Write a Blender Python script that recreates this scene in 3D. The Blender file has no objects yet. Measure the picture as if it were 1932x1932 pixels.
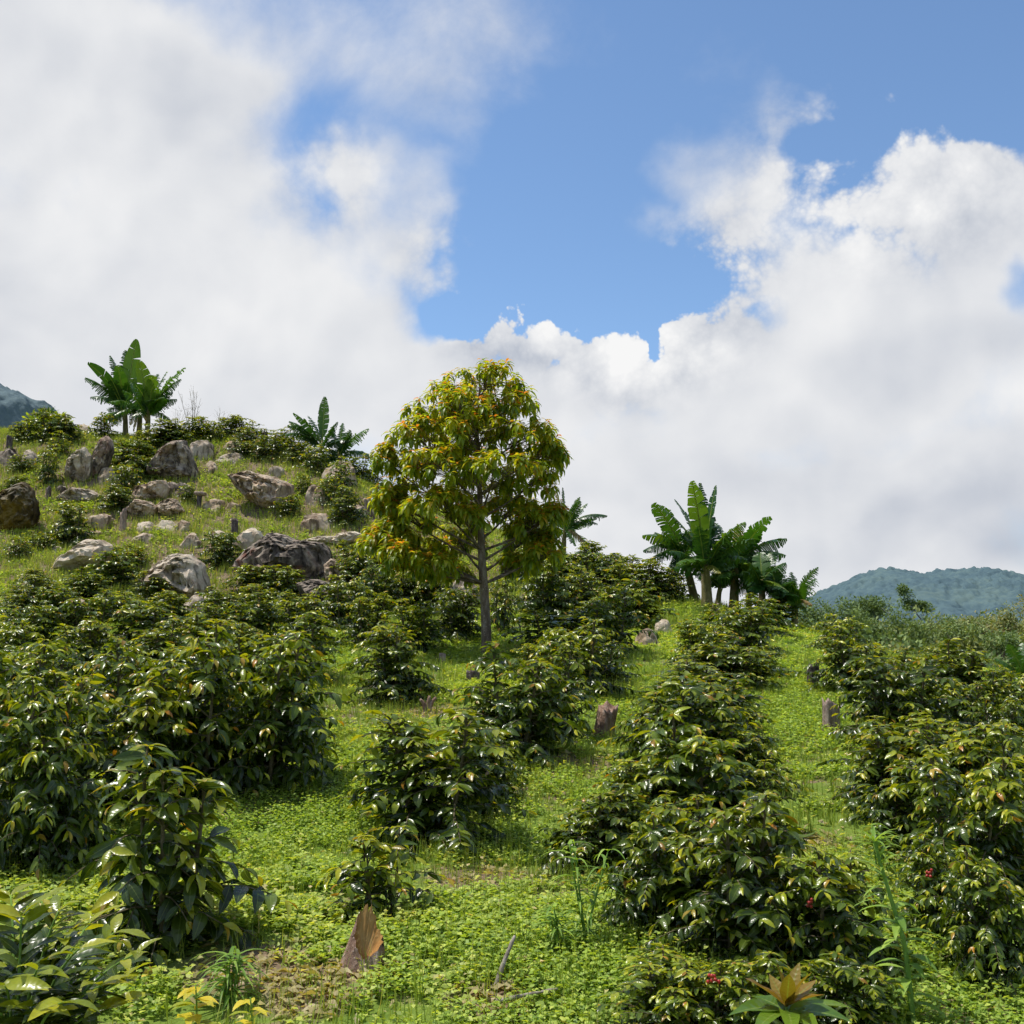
import bpy, math, random
import numpy as np
from mathutils import Vector, noise as mnoise

random.seed(7)
rng = np.random.default_rng(11)
scene = bpy.context.scene
COL = scene.collection
R = math.radians

# ------------------------------------------------------------------ camera
PX = 1932.0
F = 2071.0
CAMZ = 2.4
PITCH = math.atan(274.0 / F)
cp, sp = math.cos(PITCH), math.sin(PITCH)

cam = bpy.data.cameras.new('camera')
camo = bpy.data.objects.new('camera', cam)
COL.objects.link(camo)
cam.sensor_width = 36
cam.lens = 36 * F / PX
cam.clip_start = 0.05
cam.clip_end = 20000
camo.location = (0, 0, CAMZ)
camo.rotation_euler = (math.pi / 2 + PITCH, 0, 0)
scene.camera = camo


def ray(px, py):
    a = (px - 966.0) / F
    b = (966.0 - py) / F
    return np.array([a, cp - b * sp, sp + b * cp])


def at(px, py, Y):
    d = ray(px, py)
    k = Y / d[1]
    return np.array([d[0] * k, Y, CAMZ + d[2] * k])


def ppm(Y):
    return F / Y


# ------------------------------------------------------------------ numpy noise
def _h(ix, iy, seed):
    n = (ix.astype(np.int64) * 374761393 + iy.astype(np.int64) * 668265263 + seed * 974634777) & 0x7fffffff
    n = ((n ^ (n >> 13)) * 1274126177) & 0x7fffffff
    return ((n ^ (n >> 16)) & 0xffff) / 65535.0


def vnoise(x, y, seed=0):
    x = np.asarray(x, float); y = np.asarray(y, float)
    ix = np.floor(x); iy = np.floor(y)
    fx = x - ix; fy = y - iy
    fx = fx * fx * (3 - 2 * fx); fy = fy * fy * (3 - 2 * fy)
    a = _h(ix, iy, seed); b = _h(ix + 1, iy, seed)
    c = _h(ix, iy + 1, seed); d = _h(ix + 1, iy + 1, seed)
    return (a * (1 - fx) + b * fx) * (1 - fy) + (c * (1 - fx) + d * fx) * fy


def fbm(x, y, seed=0, oct=4):
    s = 0; a = .5; t = 0
    for o in range(oct):
        s = s + a * vnoise(x * 2 ** o, y * 2 ** o, seed + o * 17); t += a; a *= .5
    return s / t


def sstep(a, b, x):
    t = np.clip((x - a) / (b - a), 0, 1)
    return t * t * (3 - 2 * t)


# ------------------------------------------------------------------ terrain height
near = [(1932, 5.0), (1760, 6.1), (1640, 7.4), (1500, 9.0), (1400, 10.8)]
cols = {
    -350: near + [(1250, 15), (1150, 20), (1050, 24), (950, 27.5), (850, 31), (805, 34)],
    0: near + [(1250, 15.2), (1150, 20.5), (1050, 24.3), (950, 27.5), (870, 30.5), (818, 34)],
    250: near + [(1250, 15.5), (1150, 21), (1050, 25), (950, 28), (880, 30.5), (822, 34)],
    450: near + [(1250, 15.8), (1150, 21.3), (1060, 24.6), (970, 27.5), (890, 30.3), (832, 33)],
    620: near + [(1250, 16), (1150, 21.5), (1060, 24.8), (960, 28), (880, 31)],
    760: near + [(1250, 16), (1150, 21.6), (1060, 25), (960, 29)],
    920: near + [(1250, 16), (1150, 21.8), (1080, 25), (1010, 28)],
    1080: near + [(1250, 16), (1150, 22), (1090, 25), (1060, 27)],
    1300: near + [(1300, 13.6), (1200, 18.6), (1140, 24)],
    1500: near + [(1300, 13.4), (1227, 17.5), (1196, 20.5), (1186, 22.5)],
    1700: near + [(1302, 13.2), (1262, 16), (1252, 18)],
    1932: near + [(1335, 12.2), (1298, 14.2), (1282, 16)],
    2300: near + [(1355, 11.8), (1315, 13.4), (1300, 15)],
}
cpnt = []
for px, lst in cols.items():
    for py, Y in lst:
        cpnt.append(at(px, py, Y))
    e = at(px, lst[-1][0], lst[-1][1])
    rt = px >= 1500
    k = (e[1] + 7) / e[1]
    cpnt.append(np.array([e[0] * k, e[1] + 7, e[2] - (1.5 if rt else .6)]))
    k = (e[1] + 20) / e[1]
    cpnt.append(np.array([e[0] * k, e[1] + 20, e[2] - (6.5 if rt else 4.)]))
for x in (-8, -4, 0, 4, 8):
    cpnt.append(np.array([x, 2.5, .72])); cpnt.append(np.array([x, -3, .7])); cpnt.append(np.array([x, -12, .5]))
for y in (8, 20, 35):
    cpnt.append(np.array([-26, y, .7 + y * .2])); cpnt.append(np.array([26, y, .6 - max(0, y - 12) * .16]))
cpnt = np.array(cpnt)


def _U(r2):
    return np.where(r2 > 1e-9, r2 * np.log(np.maximum(r2, 1e-9)), 0) * .5


n = len(cpnt)
XY = cpnt[:, :2]
K = _U(((XY[:, None, :] - XY[None, :, :]) ** 2).sum(-1)) + np.eye(n) * 0.12
Pm = np.c_[np.ones(n), XY]
A = np.block([[K, Pm], [Pm.T, np.zeros((3, 3))]])
sol = np.linalg.solve(A, np.r_[cpnt[:, 2], 0, 0, 0])


def tps(x, y):
    x = np.asarray(x, float); y = np.asarray(y, float)
    sh = x.shape; q = np.c_[x.ravel(), y.ravel()]
    out = np.empty(len(q))
    for i in range(0, len(q), 20000):
        b = q[i:i + 20000]
        out[i:i + 20000] = _U(((b[:, None, :] - XY[None, :, :]) ** 2).sum(-1)) @ sol[:n] + sol[n] + b @ sol[n + 1:]
    return out.reshape(sh)


def far_h(x, y):
    r = np.hypot(x, y)
    base = -4 + 10.6 * sstep(90, 230, y) * sstep(-40, 60, x)
    return base + 3.0 * (fbm(x * .012, y * .012, 5) - .5) * sstep(40, 120, r)


# fine grid of the near hill for fast lookup
GX0, GX1, GY0, GY1, GS = -42.0, 42.0, -14.0, 62.0, 0.2
gx = np.arange(GX0, GX1 + GS, GS); gy = np.arange(GY0, GY1 + GS, GS)
GXX, GYY = np.meshgrid(gx, gy)
_t = tps(GXX, GYY)
_t = np.clip(_t, -6, 13)
dist_e = np.sqrt((GXX / 30.0) ** 2 + ((GYY - 16) / 36.0) ** 2)
w_ = sstep(.85, 1.2, dist_e)
rocky = sstep(18, 23, GYY) * sstep(4, -1, GXX)
_t = _t + (fbm(GXX * .5, GYY * .5, 3) - .5) * (.14 + .25 * rocky) + (fbm(GXX * 2.2, GYY * 2.2, 4, 2) - .5) * .05
GZ = _t * (1 - w_) + far_h(GXX, GYY) * w_


def H(x, y):
    x = np.asarray(x, float); y = np.asarray(y, float)
    fx = np.clip((x - GX0) / GS, 0, len(gx) - 1.001); fy = np.clip((y - GY0) / GS, 0, len(gy) - 1.001)
    ix = fx.astype(int); iy = fy.astype(int); fx = fx - ix; fy = fy - iy
    z = (GZ[iy, ix] * (1 - fx) + GZ[iy, ix + 1] * fx) * (1 - fy) + (GZ[iy + 1, ix] * (1 - fx) + GZ[iy + 1, ix + 1] * fx) * fy
    out = (x < GX0) | (x > GX1) | (y < GY0) | (y > GY1)
    return np.where(out, far_h(x, y), z)


_ys = np.arange(3.0, 46, .04)


def ground(px, py):
    d = ray(px, py)
    x = d[0] / d[1] * _ys; z = CAMZ + d[2] / d[1] * _ys
    g = z - H(x, _ys)
    hit = np.nonzero(g < 0)[0]
    i = hit[0] if len(hit) else int(np.argmin(g[: int(33 / .04)] + .0))
    return np.array([x[i], _ys[i], float(H(x[i], _ys[i]))])


_yf = np.arange(70., 300, .5)


def far_ground(px, py):
    d = ray(px, py); x = d[0] / d[1] * _yf; z = CAMZ + d[2] / d[1] * _yf
    g = z - H(x, _yf); hit = np.nonzero(g < 0)[0]; i = hit[0] if len(hit) else int(np.argmin(g))
    return np.array([x[i], _yf[i], float(H(x[i], _yf[i]))])


# ------------------------------------------------------------------ mesh helpers
class MB:
    """collects quads with per vertex attributes"""
    def __init__(s):
        s.v = []; s.f = []; s.n = 0; s.at = {k: [] for k in ('tint', 'age', 'lt', 'ls')}

    def add(s, v, f, **a):
        v = np.asarray(v, float); s.v.append(v); s.f.append(np.asarray(f, int) + s.n); s.n += len(v)
        for k in s.at:
            q = a.get(k, 0.0)
            s.at[k].append(np.broadcast_to(np.asarray(q, float), (len(v),)))

    def mesh(s, name, smooth=True):
        me = bpy.data.meshes.new(name)
        v = np.concatenate(s.v); f = np.concatenate(s.f)
        me.vertices.add(len(v)); me.vertices.foreach_set('co', v.astype(np.float32).ravel())
        me.loops.add(len(f) * 4); me.loops.foreach_set('vertex_index', f.astype(np.int32).ravel())
        me.polygons.add(len(f))
        me.polygons.foreach_set('loop_start', np.arange(0, len(f) * 4, 4, dtype=np.int32))
        me.polygons.foreach_set('loop_total', np.full(len(f), 4, dtype=np.int32))
        me.polygons.foreach_set('use_smooth', np.full(len(f), smooth, dtype=bool))
        for k, q in s.at.items():
            a = me.attributes.new(k, 'FLOAT', 'POINT')
            a.data.foreach_set('value', np.concatenate(q).astype(np.float32))
        me.update(calc_edges=True)
        return me


def nrm(a):
    return a / np.maximum(np.linalg.norm(a, axis=-1, keepdims=True), 1e-9)


def prof_coffee(t):
    return np.sin(np.pi * t ** .9) ** .85 * (1 - .25 * t) * 1.08 + .0


def prof_lance(t):
    return np.sin(np.pi * np.clip(t, 0, 1) ** .75) ** .9


def prof_grass(t):
    return (1 - t) ** .7


def leaves(mb, base, d, up, L, W, curl, fold, nseg=3, prof=prof_coffee, tint=0., age=0., wave=0.):
    base = np.asarray(base, float); n = len(base)
    d = nrm(np.asarray(d, float)); up = np.asarray(up, float)
    side = nrm(np.cross(d, up)); u = np.cross(side, d)
    L = np.broadcast_to(L, (n,)); W = np.broadcast_to(W, (n,)); c = np.broadcast_to(np.maximum(curl, 1e-3), (n,))
    fo = np.broadcast_to(fold, (n,))
    tint = np.broadcast_to(tint, (n,)); age = np.broadcast_to(age, (n,))
    V = np.empty((n, nseg + 1, 3, 3))
    ts = np.linspace(0, 1, nseg + 1)
    ph = rng.random(n) * 6.28
    for i, t in enumerate(ts):
        a = c * t
        p = base + (L / c * np.sin(a))[:, None] * d - (L / c * (1 - np.cos(a)))[:, None] * u
        ut = np.cos(a)[:, None] * u + np.sin(a)[:, None] * d
        w = W * .5 * max(float(prof(np.array(t))), 0.015)
        wob = wave * np.sin(t * 9 + ph) * w if wave else 0 * w
        V[:, i, 1] = p
        V[:, i, 0] = p - side * (w * np.cos(fo))[:, None] + ut * (w * np.sin(fo) + wob)[:, None]
        V[:, i, 2] = p + side * (w * np.cos(fo))[:, None] + ut * (w * np.sin(fo) - wob)[:, None]
    m = (nseg + 1) * 3
    q = []
    for i in range(nseg):
        for s in (0, 1):
            q.append([i * 3 + s, i * 3 + s + 1, (i + 1) * 3 + s + 1, (i + 1) * 3 + s])
    q = np.array(q)
    Fc = (np.arange(n)[:, None, None] * m + q[None]).reshape(-1, 4)
    lt = np.tile(np.repeat(ts, 3), n); ls = np.tile(np.tile([-1., 0., 1.], nseg + 1), n)
    mb.add(V.reshape(-1, 3), Fc, tint=np.repeat(tint, m), age=np.repeat(age, m), lt=lt, ls=ls)


def kites(mb, base, d, up, L, W, bend=.15, tint=0., age=0.):
    n = len(base); d = nrm(d); side = nrm(np.cross(d, up)); u = np.cross(side, d)
    L = np.broadcast_to(L, (n,))[:, None]; W = np.broadcast_to(W, (n,))[:, None]
    V = np.empty((n, 4, 3))
    V[:, 0] = base; V[:, 2] = base + d * L - u * L * bend
    mid = base + d * L * .45
    V[:, 1] = mid - side * W * .5 + u * W * .12; V[:, 3] = mid + side * W * .5 + u * W * .12
    mb.add(V.reshape(-1, 3), np.arange(n * 4).reshape(-1, 4), tint=np.repeat(np.broadcast_to(tint, (n,)), 4),
           age=np.repeat(np.broadcast_to(age, (n,)), 4), lt=np.tile([0, .45, 1, .45], n), ls=np.tile([0, -1, 0, 1.], n))


def tube(mb, pts, rad, ns=6, tint=0., age=0., cap=True):
    pts = np.asarray(pts, float); m = len(pts); rad = np.broadcast_to(rad, (m,)).astype(float)
    if cap:
        pts = np.vstack([pts, pts[-1] + (pts[-1] - pts[-2]) * 1e-3]); rad = np.r_[rad, 1e-4]; m += 1
    t = nrm(np.gradient(pts, axis=0))
    ref = np.array([.0, 1.0, .05]) if abs(t[:, 2]).mean() > .6 else np.array([0, 0, 1.0])
    a = nrm(np.cross(t, ref)); b = np.cross(t, a)
    th = np.linspace(0, 2 * np.pi, ns, endpoint=False)
    V = pts[:, None, :] + rad[:, None, None] * (np.cos(th)[None, :, None] * a[:, None, :] + np.sin(th)[None, :, None] * b[:, None, :])
    q = []
    for i in range(m - 1):
        for j in range(ns):
            k = (j + 1) % ns
            q.append([i * ns + j, i * ns + k, (i + 1) * ns + k, (i + 1) * ns + j])
    mb.add(V.reshape(-1, 3), q, tint=tint, age=age, lt=np.repeat(np.linspace(0, 1, m), ns))


def curve(p0, p1, p2, n):
    t = np.linspace(0, 1, n)[:, None]
    return (1 - t) ** 2 * np.asarray(p0) + 2 * t * (1 - t) * np.asarray(p1) + t * t * np.asarray(p2)


def smooth_path(P, n):
    P = np.asarray(P, float); s = np.r_[0, np.cumsum(np.linalg.norm(np.diff(P, axis=0), axis=1))]
    q = np.linspace(0, s[-1], n)
    out = np.stack([np.interp(q, s, P[:, k]) for k in range(3)], 1)
    for _ in range(2):
        out[1:-1] = (out[:-2] + 2 * out[1:-1] + out[2:]) / 4
    return out


# ------------------------------------------------------------------ object helpers
def obj(name, me, mat=None, parent=None, label=None):
    o = bpy.data.objects.new(name, me); COL.objects.link(o)
    if mat and not me.materials: me.materials.append(mat)
    if parent: o.parent = parent
    if label: o['label'] = label
    return o


def tag(o, label, cat, group=None, kind=None):
    if label: o['label'] = label
    if cat: o['category'] = cat
    if group: o['group'] = group
    if kind: o['kind'] = kind
    return o


def thing(name, loc, label, cat, group=None, rz=0.):
    o = bpy.data.objects.new(name, None); COL.objects.link(o)
    o.empty_display_size = .1
    o.location = loc; o.rotation_euler = (0, 0, rz)
    return tag(o, label, cat, group)


# ------------------------------------------------------------------ materials
class NT:
    def __init__(s, nt): s.t = nt; s.N = nt.nodes; s.L = nt.links
    def n(s, t, **k):
        x = s.N.new(t)
        for a, b in k.items(): setattr(x, a, b)
        return x
    def put(s, sock, v):
        if isinstance(v, bpy.types.NodeSocket): s.L.new(v, sock)
        elif v is not None: sock.default_value = v
    def math(s, op, a, b=None, c=None, clamp=False):
        x = s.n('ShaderNodeMath', operation=op, use_clamp=clamp)
        for i, v in enumerate((a, b, c)):
            if v is not None: s.put(x.inputs[i], v)
        return x.outputs[0]
    def vmath(s, op, a, b=None):
        x = s.n('ShaderNodeVectorMath', operation=op); s.put(x.inputs[0], a)
        if b is not None: s.put(x.inputs[1], b)
        return x.outputs['Value'] if op in ('LENGTH', 'DOT_PRODUCT') else x.outputs[0]
    def attr(s, name): return s.n('ShaderNodeAttribute', attribute_name=name).outputs['Fac']
    def noise(s, vec, scale, detail=4, rough=.55, dist=0.):
        x = s.n('ShaderNodeTexNoise'); s.put(x.inputs['Vector'], vec)
        x.inputs['Scale'].default_value = scale; x.inputs['Detail'].default_value = detail
        x.inputs['Roughness'].default_value = rough; x.inputs['Distortion'].default_value = dist
        return x.outputs['Fac']
    def ramp(s, f, stops, interp='LINEAR'):
        x = s.n('ShaderNodeValToRGB'); e = x.color_ramp.elements; x.color_ramp.interpolation = interp
        while len(e) < len(stops): e.new(1)
        for q, (p, c) in zip(e, stops):
            q.position = p; q.color = (*c, 1) if len(c) == 3 else c
        s.put(x.inputs[0], f); return x.outputs[0]
    def mix(s, f, a, b, mode='MIX'):
        x = s.n('ShaderNodeMix', data_type='RGBA', blend_type=mode)
        s.put(x.inputs[0], f)
        s.put(x.inputs[6], (*a, 1) if isinstance(a, tuple) and len(a) == 3 else a)
        s.put(x.inputs[7], (*b, 1) if isinstance(b, tuple) and len(b) == 3 else b)
        return x.outputs[2]
    def mrange(s, v, a, b, c, d, kind='SMOOTHSTEP'):
        x = s.n('ShaderNodeMapRange', interpolation_type=kind)
        s.put(x.inputs[0], v)
        for i, q in enumerate((a, b, c, d)): s.put(x.inputs[1 + i], q)
        return x.outputs[0]


def newmat(name):
    m = bpy.data.materials.new(name); m.use_nodes = True
    t = NT(m.node_tree); t.N.clear()
    return m, t


def finish(t, col, rough, spec=.5, transl=None, tfac=.3, bump=None, bstr=.3, bdist=.01):
    p = t.n('ShaderNodeBsdfPrincipled'); t.put(p.inputs['Base Color'], col); t.put(p.inputs['Roughness'], rough)
    p.inputs['Specular IOR Level'].default_value = spec
    if bump is not None:
        b = t.n('ShaderNodeBump'); b.inputs['Strength'].default_value = bstr; b.inputs['Distance'].default_value = bdist
        t.put(b.inputs['Height'], bump); t.L.new(b.outputs[0], p.inputs['Normal'])
    out = t.n('ShaderNodeOutputMaterial')
    if transl is not None:
        tr = t.n('ShaderNodeBsdfTranslucent'); t.put(tr.inputs[0], transl)
        mx = t.n('ShaderNodeMixShader'); mx.inputs[0].default_value = tfac
        t.L.new(p.outputs[0], mx.inputs[1]); t.L.new(tr.outputs[0], mx.inputs[2]); t.L.new(mx.outputs[0], out.inputs[0])
    else:
        t.L.new(p.outputs[0], out.inputs[0])


def leaf_mat(name, stops, rough=.3, tfac=.25, veins=8, spec=.5, vein_col=.35, objvar=.25, tboost=1.6, bstr=.35, mottle=0.):
    m, t = newmat(name)
    age = t.attr('age'); tint = t.attr('tint'); lt = t.attr('lt'); ls = t.attr('ls')
    col = t.ramp(age, stops)
    oi = t.n('ShaderNodeObjectInfo').outputs['Random']
    br = t.math('MULTIPLY_ADD', tint, .7, .65)
    br = t.math('MULTIPLY', br, t.math('MULTIPLY_ADD', oi, objvar, 1 - objvar / 2))
    hsv = t.n('ShaderNodeHueSaturation'); t.put(hsv.inputs['Color'], col); t.put(hsv.inputs['Value'], br)
    t.put(hsv.inputs['Hue'], t.math('MULTIPLY_ADD', tint, -.03, .515))
    col = hsv.outputs[0]
    if mottle:
        nz = t.noise(t.n('ShaderNodeTexCoord').outputs['Object'], 26, 3, .6)
        col = t.mix(t.mrange(nz, .35, .65, mottle, 0), col, (.012, .022, .006))
        edge = t.math('MULTIPLY', t.mrange(nz, .60, .68, 0, .7), t.mrange(lt, .55, 1., 0, 1))
        col = t.mix(edge, col, (.20, .13, .03))
    als = t.math('ABSOLUTE', ls)
    rib = t.mrange(als, 0.0, .14, 1., 0.)
    col = t.mix(t.math('MULTIPLY', rib, vein_col), col, (.22, .28, .06))
    bump = None
    if veins:
        ph = t.math('ADD', t.math('MULTIPLY', lt, veins * 6.283), t.math('MULTIPLY', als, -3.0))
        bump = t.math('MULTIPLY', t.math('SINE', ph), t.math('SUBTRACT', 1.0, als))
    tc = t.mix(1.0, col, (tboost * 1.25, tboost * 1.15, tboost * .35), 'MULTIPLY')
    finish(t, col, rough, spec, tc, tfac, bump, bstr, .006)
    return m


G_DARK = (.016, .036, .007); G_MID = (.105, .160, .011); G_YEL = (.40, .40, .020); BRONZE = (.36, .17, .02)
M = {}
M['coffee'] = leaf_mat('coffee_leaf', [(0, G_DARK), (.45, G_MID), (.70, (.25, .30, .014)), (.9, G_YEL), (1, BRONZE)], rough=.27, tfac=.30, spec=.5, bstr=.10, mottle=.22)
M['tree'] = leaf_mat('tree_leaf', [(0, (.065, .125, .010)), (.36, (.170, .235, .015)), (.6, (.285, .295, .018)), (.82, (.40, .19, .026)), (1, (.44, .11, .028))], rough=.38, tfac=.52, veins=0, vein_col=.15)
M['banana'] = leaf_mat('banana_leaf', [(0, (.018, .056, .012)), (.5, (.042, .115, .013)), (.8, (.17, .26, .02)), (.9, (.30, .22, .06)), (1, (.26, .17, .09))], rough=.36, tfac=.30, veins=16, vein_col=.6, bstr=.15)
M['weed'] = leaf_mat('weed_leaf', [(0, (.14, .26, .036)), (.5, (.275, .39, .064)), (.8, (.42, .475, .10)), (1, (.50, .42, .20))], tboost=1.5, rough=.5, tfac=.35, veins=0, vein_col=0, objvar=0, spec=.3)
M['grass'] = leaf_mat('grass_blade', [(0, (.15, .25, .03)), (.5, (.27, .34, .06)), (.8, (.42, .40, .13)), (1, (.46, .37, .19))], rough=.5, tfac=.3, veins=0, vein_col=0, objvar=0, spec=.3)
M['far_leaf'] = leaf_mat('far_leaf', [(0, (.09, .15, .05)), (.5, (.16, .22, .075)), (.8, (.25, .26, .10)), (1, (.30, .25, .12))], rough=.6, tfac=.2, veins=0, vein_col=0, spec=.2)
M['mango'] = leaf_mat('sapling_leaf', [(0, (.075, .14, .012)), (.5, (.12, .20, .02)), (.8, (.26, .19, .03)), (1, (.33, .16, .035))], rough=.28, tfac=.28, veins=9, vein_col=.7, bstr=.14)


def bark_mat(name, c1, c2, c3, sc=14, bstr=.6):
    m, t = newmat(name)
    tc = t.n('ShaderNodeTexCoord').outputs['Object']
    mp = t.n('ShaderNodeMapping'); t.put(mp.inputs[0], tc); mp.inputs['Scale'].default_value = (1, 1, .3)
    f = t.noise(mp.outputs[0], sc, 6, .65)
    g = t.noise(tc, sc * 2.5, 4, .6)
    col = t.ramp(f, [(.3, c1), (.5, c2), (.68, c3)])
    col = t.mix(t.mrange(g, .58, .7, 0, .7), col, tuple(min(1, v * 1.5) for v in c3))
    finish(t, col, .85, .2, bump=t.math('ADD', f, t.math('MULTIPLY', g, .5)), bstr=bstr, bdist=.02)
    return m


M['bark'] = bark_mat('tree_bark', (.06, .042, .03), (.13, .095, .07), (.26, .22, .18))
M['stem'] = bark_mat('coffee_stem', (.05, .04, .02), (.11, .09, .045), (.19, .16, .1), 30)
M['greenstem'] = bark_mat('green_stem', (.10, .19, .03), (.15, .26, .045), (.20, .30, .07), 20, .1)
M['yellow'] = leaf_mat('yellow_leaf', [(0, (.10, .17, .015)), (.5, (.26, .30, .02)), (.85, (.50, .42, .03)), (1, (.50, .30, .03))], rough=.33, tfac=.3, bstr=.12)
M['bstem'] = bark_mat('banana_stem', (.06, .045, .025), (.16, .14, .05), (.22, .17, .10), 9)
M['stump'] = bark_mat('stump_wood', (.12, .085, .065), (.26, .19, .15), (.38, .31, .26), 22, .9)
M['stump_red'] = bark_mat('stump_red_wood', (.10, .06, .045), (.24, .15, .105), (.40, .31, .25), 22, .9)
M['stump_cut'] = bark_mat('stump_cut_face', (.20, .09, .03), (.34, .17, .05), (.42, .26, .10), 12, .4)
M['stump_dark'] = bark_mat('stump_dark_wood', (.035, .025, .025), (.08, .06, .055), (.18, .15, .14), 22, .9)
M['twig'] = bark_mat('dry_twig', (.16, .13, .1), (.26, .22, .18), (.36, .32, .28), 30, .3)


def rock_mat(name, dark, mid, light, moss=(.10, .09, .02), mossamt=.3, streak=True, thr=.55):
    m, t = newmat(name)
    tc = t.n('ShaderNodeTexCoord').outputs['Object']
    oi = t.n('ShaderNodeObjectInfo').outputs['Random']
    off = t.n('ShaderNodeCombineXYZ'); t.put(off.inputs[0], t.math('MULTIPLY', oi, 37.)); t.put(off.inputs[1], t.math('MULTIPLY', oi, 11.))
    v = t.vmath('ADD', tc, off.outputs[0])
    n1 = t.noise(v, 1.3, 5, .6, .6); n2 = t.noise(v, 4.5, 5, .62); n3 = t.noise(v, 14, 3, .6)
    mp = t.n('ShaderNodeMapping'); t.put(mp.inputs[0], v); mp.inputs['Scale'].default_value = (3.2, 3.2, .45)
    st = t.noise(mp.outputs[0], 2.2, 6, .6)
    f = t.math('ADD', t.math('MULTIPLY', n1, .55), t.math('MULTIPLY', n2, .45))
    col = t.ramp(f, [(.40, dark), (.5, mid), (.60, light)])
    if streak:
        col = t.mix(t.mrange(st, .50, .62, 0, .85), col, tuple(c * .4 for c in dark))
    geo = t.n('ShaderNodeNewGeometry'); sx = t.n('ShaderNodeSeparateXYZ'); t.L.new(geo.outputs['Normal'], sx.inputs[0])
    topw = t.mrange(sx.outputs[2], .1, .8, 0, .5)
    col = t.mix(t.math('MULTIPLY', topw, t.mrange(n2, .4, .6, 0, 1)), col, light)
    col = t.mix(t.math('MULTIPLY', t.mrange(n1, thr, thr + .1, 0, 1), mossamt), col, moss)
    col = t.mix(t.mrange(n3, .56, .75, 0, .3), col, tuple(c * .6 for c in mid))
    h = t.math('ADD', t.math('ADD', n2, t.math('MULTIPLY', n3, .35)), t.math('MULTIPLY', st, .5))
    finish(t, col, .95, .1, bump=h, bstr=.75, bdist=.07)
    return m


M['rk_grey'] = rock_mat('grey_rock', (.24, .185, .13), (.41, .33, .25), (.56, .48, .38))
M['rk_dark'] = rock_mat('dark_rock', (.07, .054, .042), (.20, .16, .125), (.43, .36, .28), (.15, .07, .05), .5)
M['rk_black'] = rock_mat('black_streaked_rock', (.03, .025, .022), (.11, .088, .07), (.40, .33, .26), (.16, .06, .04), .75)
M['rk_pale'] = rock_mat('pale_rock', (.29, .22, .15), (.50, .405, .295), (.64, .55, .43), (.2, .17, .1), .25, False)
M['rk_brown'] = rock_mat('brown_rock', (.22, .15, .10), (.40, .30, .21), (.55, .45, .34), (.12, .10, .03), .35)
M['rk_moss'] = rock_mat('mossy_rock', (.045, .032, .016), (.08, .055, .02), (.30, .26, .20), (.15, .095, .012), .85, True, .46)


def ground_mat():
    m, t = newmat('ground')
    pos = t.n('ShaderNodeNewGeometry').outputs['Position']
    a = t.noise(pos, .7, 6, .6); b = t.noise(pos, 6, 6, .7); c = t.noise(pos, 30, 4, .7)
    green = t.ramp(b, [(.3, (.10, .16, .025)), (.55, (.17, .24, .04)), (.75, (.25, .28, .06))])
    soil = t.ramp(c, [(.3, (.12, .085, .055)), (.6, (.26, .19, .125)), (.8, (.38, .29, .20))])
    sx = t.n('ShaderNodeSeparateXYZ'); t.L.new(pos, sx.inputs[0])
    hill = t.math('MULTIPLY', t.mrange(sx.outputs[1], 19, 24, 0, .14), t.mrange(sx.outputs[0], 4, -1, 0, 1))
    f = t.math('ADD', t.math('ADD', t.math('MULTIPLY', a, .5), t.math('MULTIPLY', b, .5)), hill)
    col = t.mix(t.mrange(f, .50, .60, 0, 1), green, soil)
    for px_, py_, r_ in ((612, 1856, .26), (575, 1880, .20), (655, 1848, .22), (1520, 1590, .16), (1080, 1445, .4), (800, 1345, .35), (920, 1660, .34), (470, 1830, .32), (930, 1890, .2)):
        g_ = ground(px_, py_); d_ = t.math('MULTIPLY_ADD', t.math('SUBTRACT', b, .5), .5, t.vmath('LENGTH', t.vmath('SUBTRACT', pos, tuple(g_))))
        col = t.mix(t.mrange(d_, r_ * .6, r_ * 1.3, 1, 0), col, soil)
    far = t.mrange(sx.outputs[1], 45, 90, 0, 1)
    col = t.mix(far, col, t.ramp(a, [(.35, (.06, .085, .03)), (.6, (.12, .13, .05))]))
    finish(t, col, .95, .1, bump=t.math('ADD', b, c), bstr=.7, bdist=.04)
    return m


M['ground'] = ground_mat()

# ------------------------------------------------------------------ ground sheet
def graded(lo, hi, fine_lo, fine_hi, step, growth=1.16):
    a = list(np.arange(fine_lo, fine_hi + step * .5, step))
    s = step
    while a[-1] < hi: s *= growth; a.append(a[-1] + s)
    s = step
    while a[0] > lo: s *= growth; a.insert(0, a[0] - s)
    return np.array(a)


xs = graded(-6000, 6000, -22, 20, .2); ys = graded(-3000, 9000, -4, 40, .2)
XX, YY = np.meshgrid(xs, ys)
ZZ = H(XX, YY)
mb = MB()
ny, nx = XX.shape
ii = (np.arange(ny - 1)[:, None] * nx + np.arange(nx - 1)[None, :]).ravel()
mb.add(np.stack([XX, YY, ZZ], -1).reshape(-1, 3), np.stack([ii, ii + 1, ii + nx + 1, ii + nx], 1))
go = obj('ground', mb.mesh('ground'), M['ground']); tag(go, None, None, kind='structure')

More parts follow.
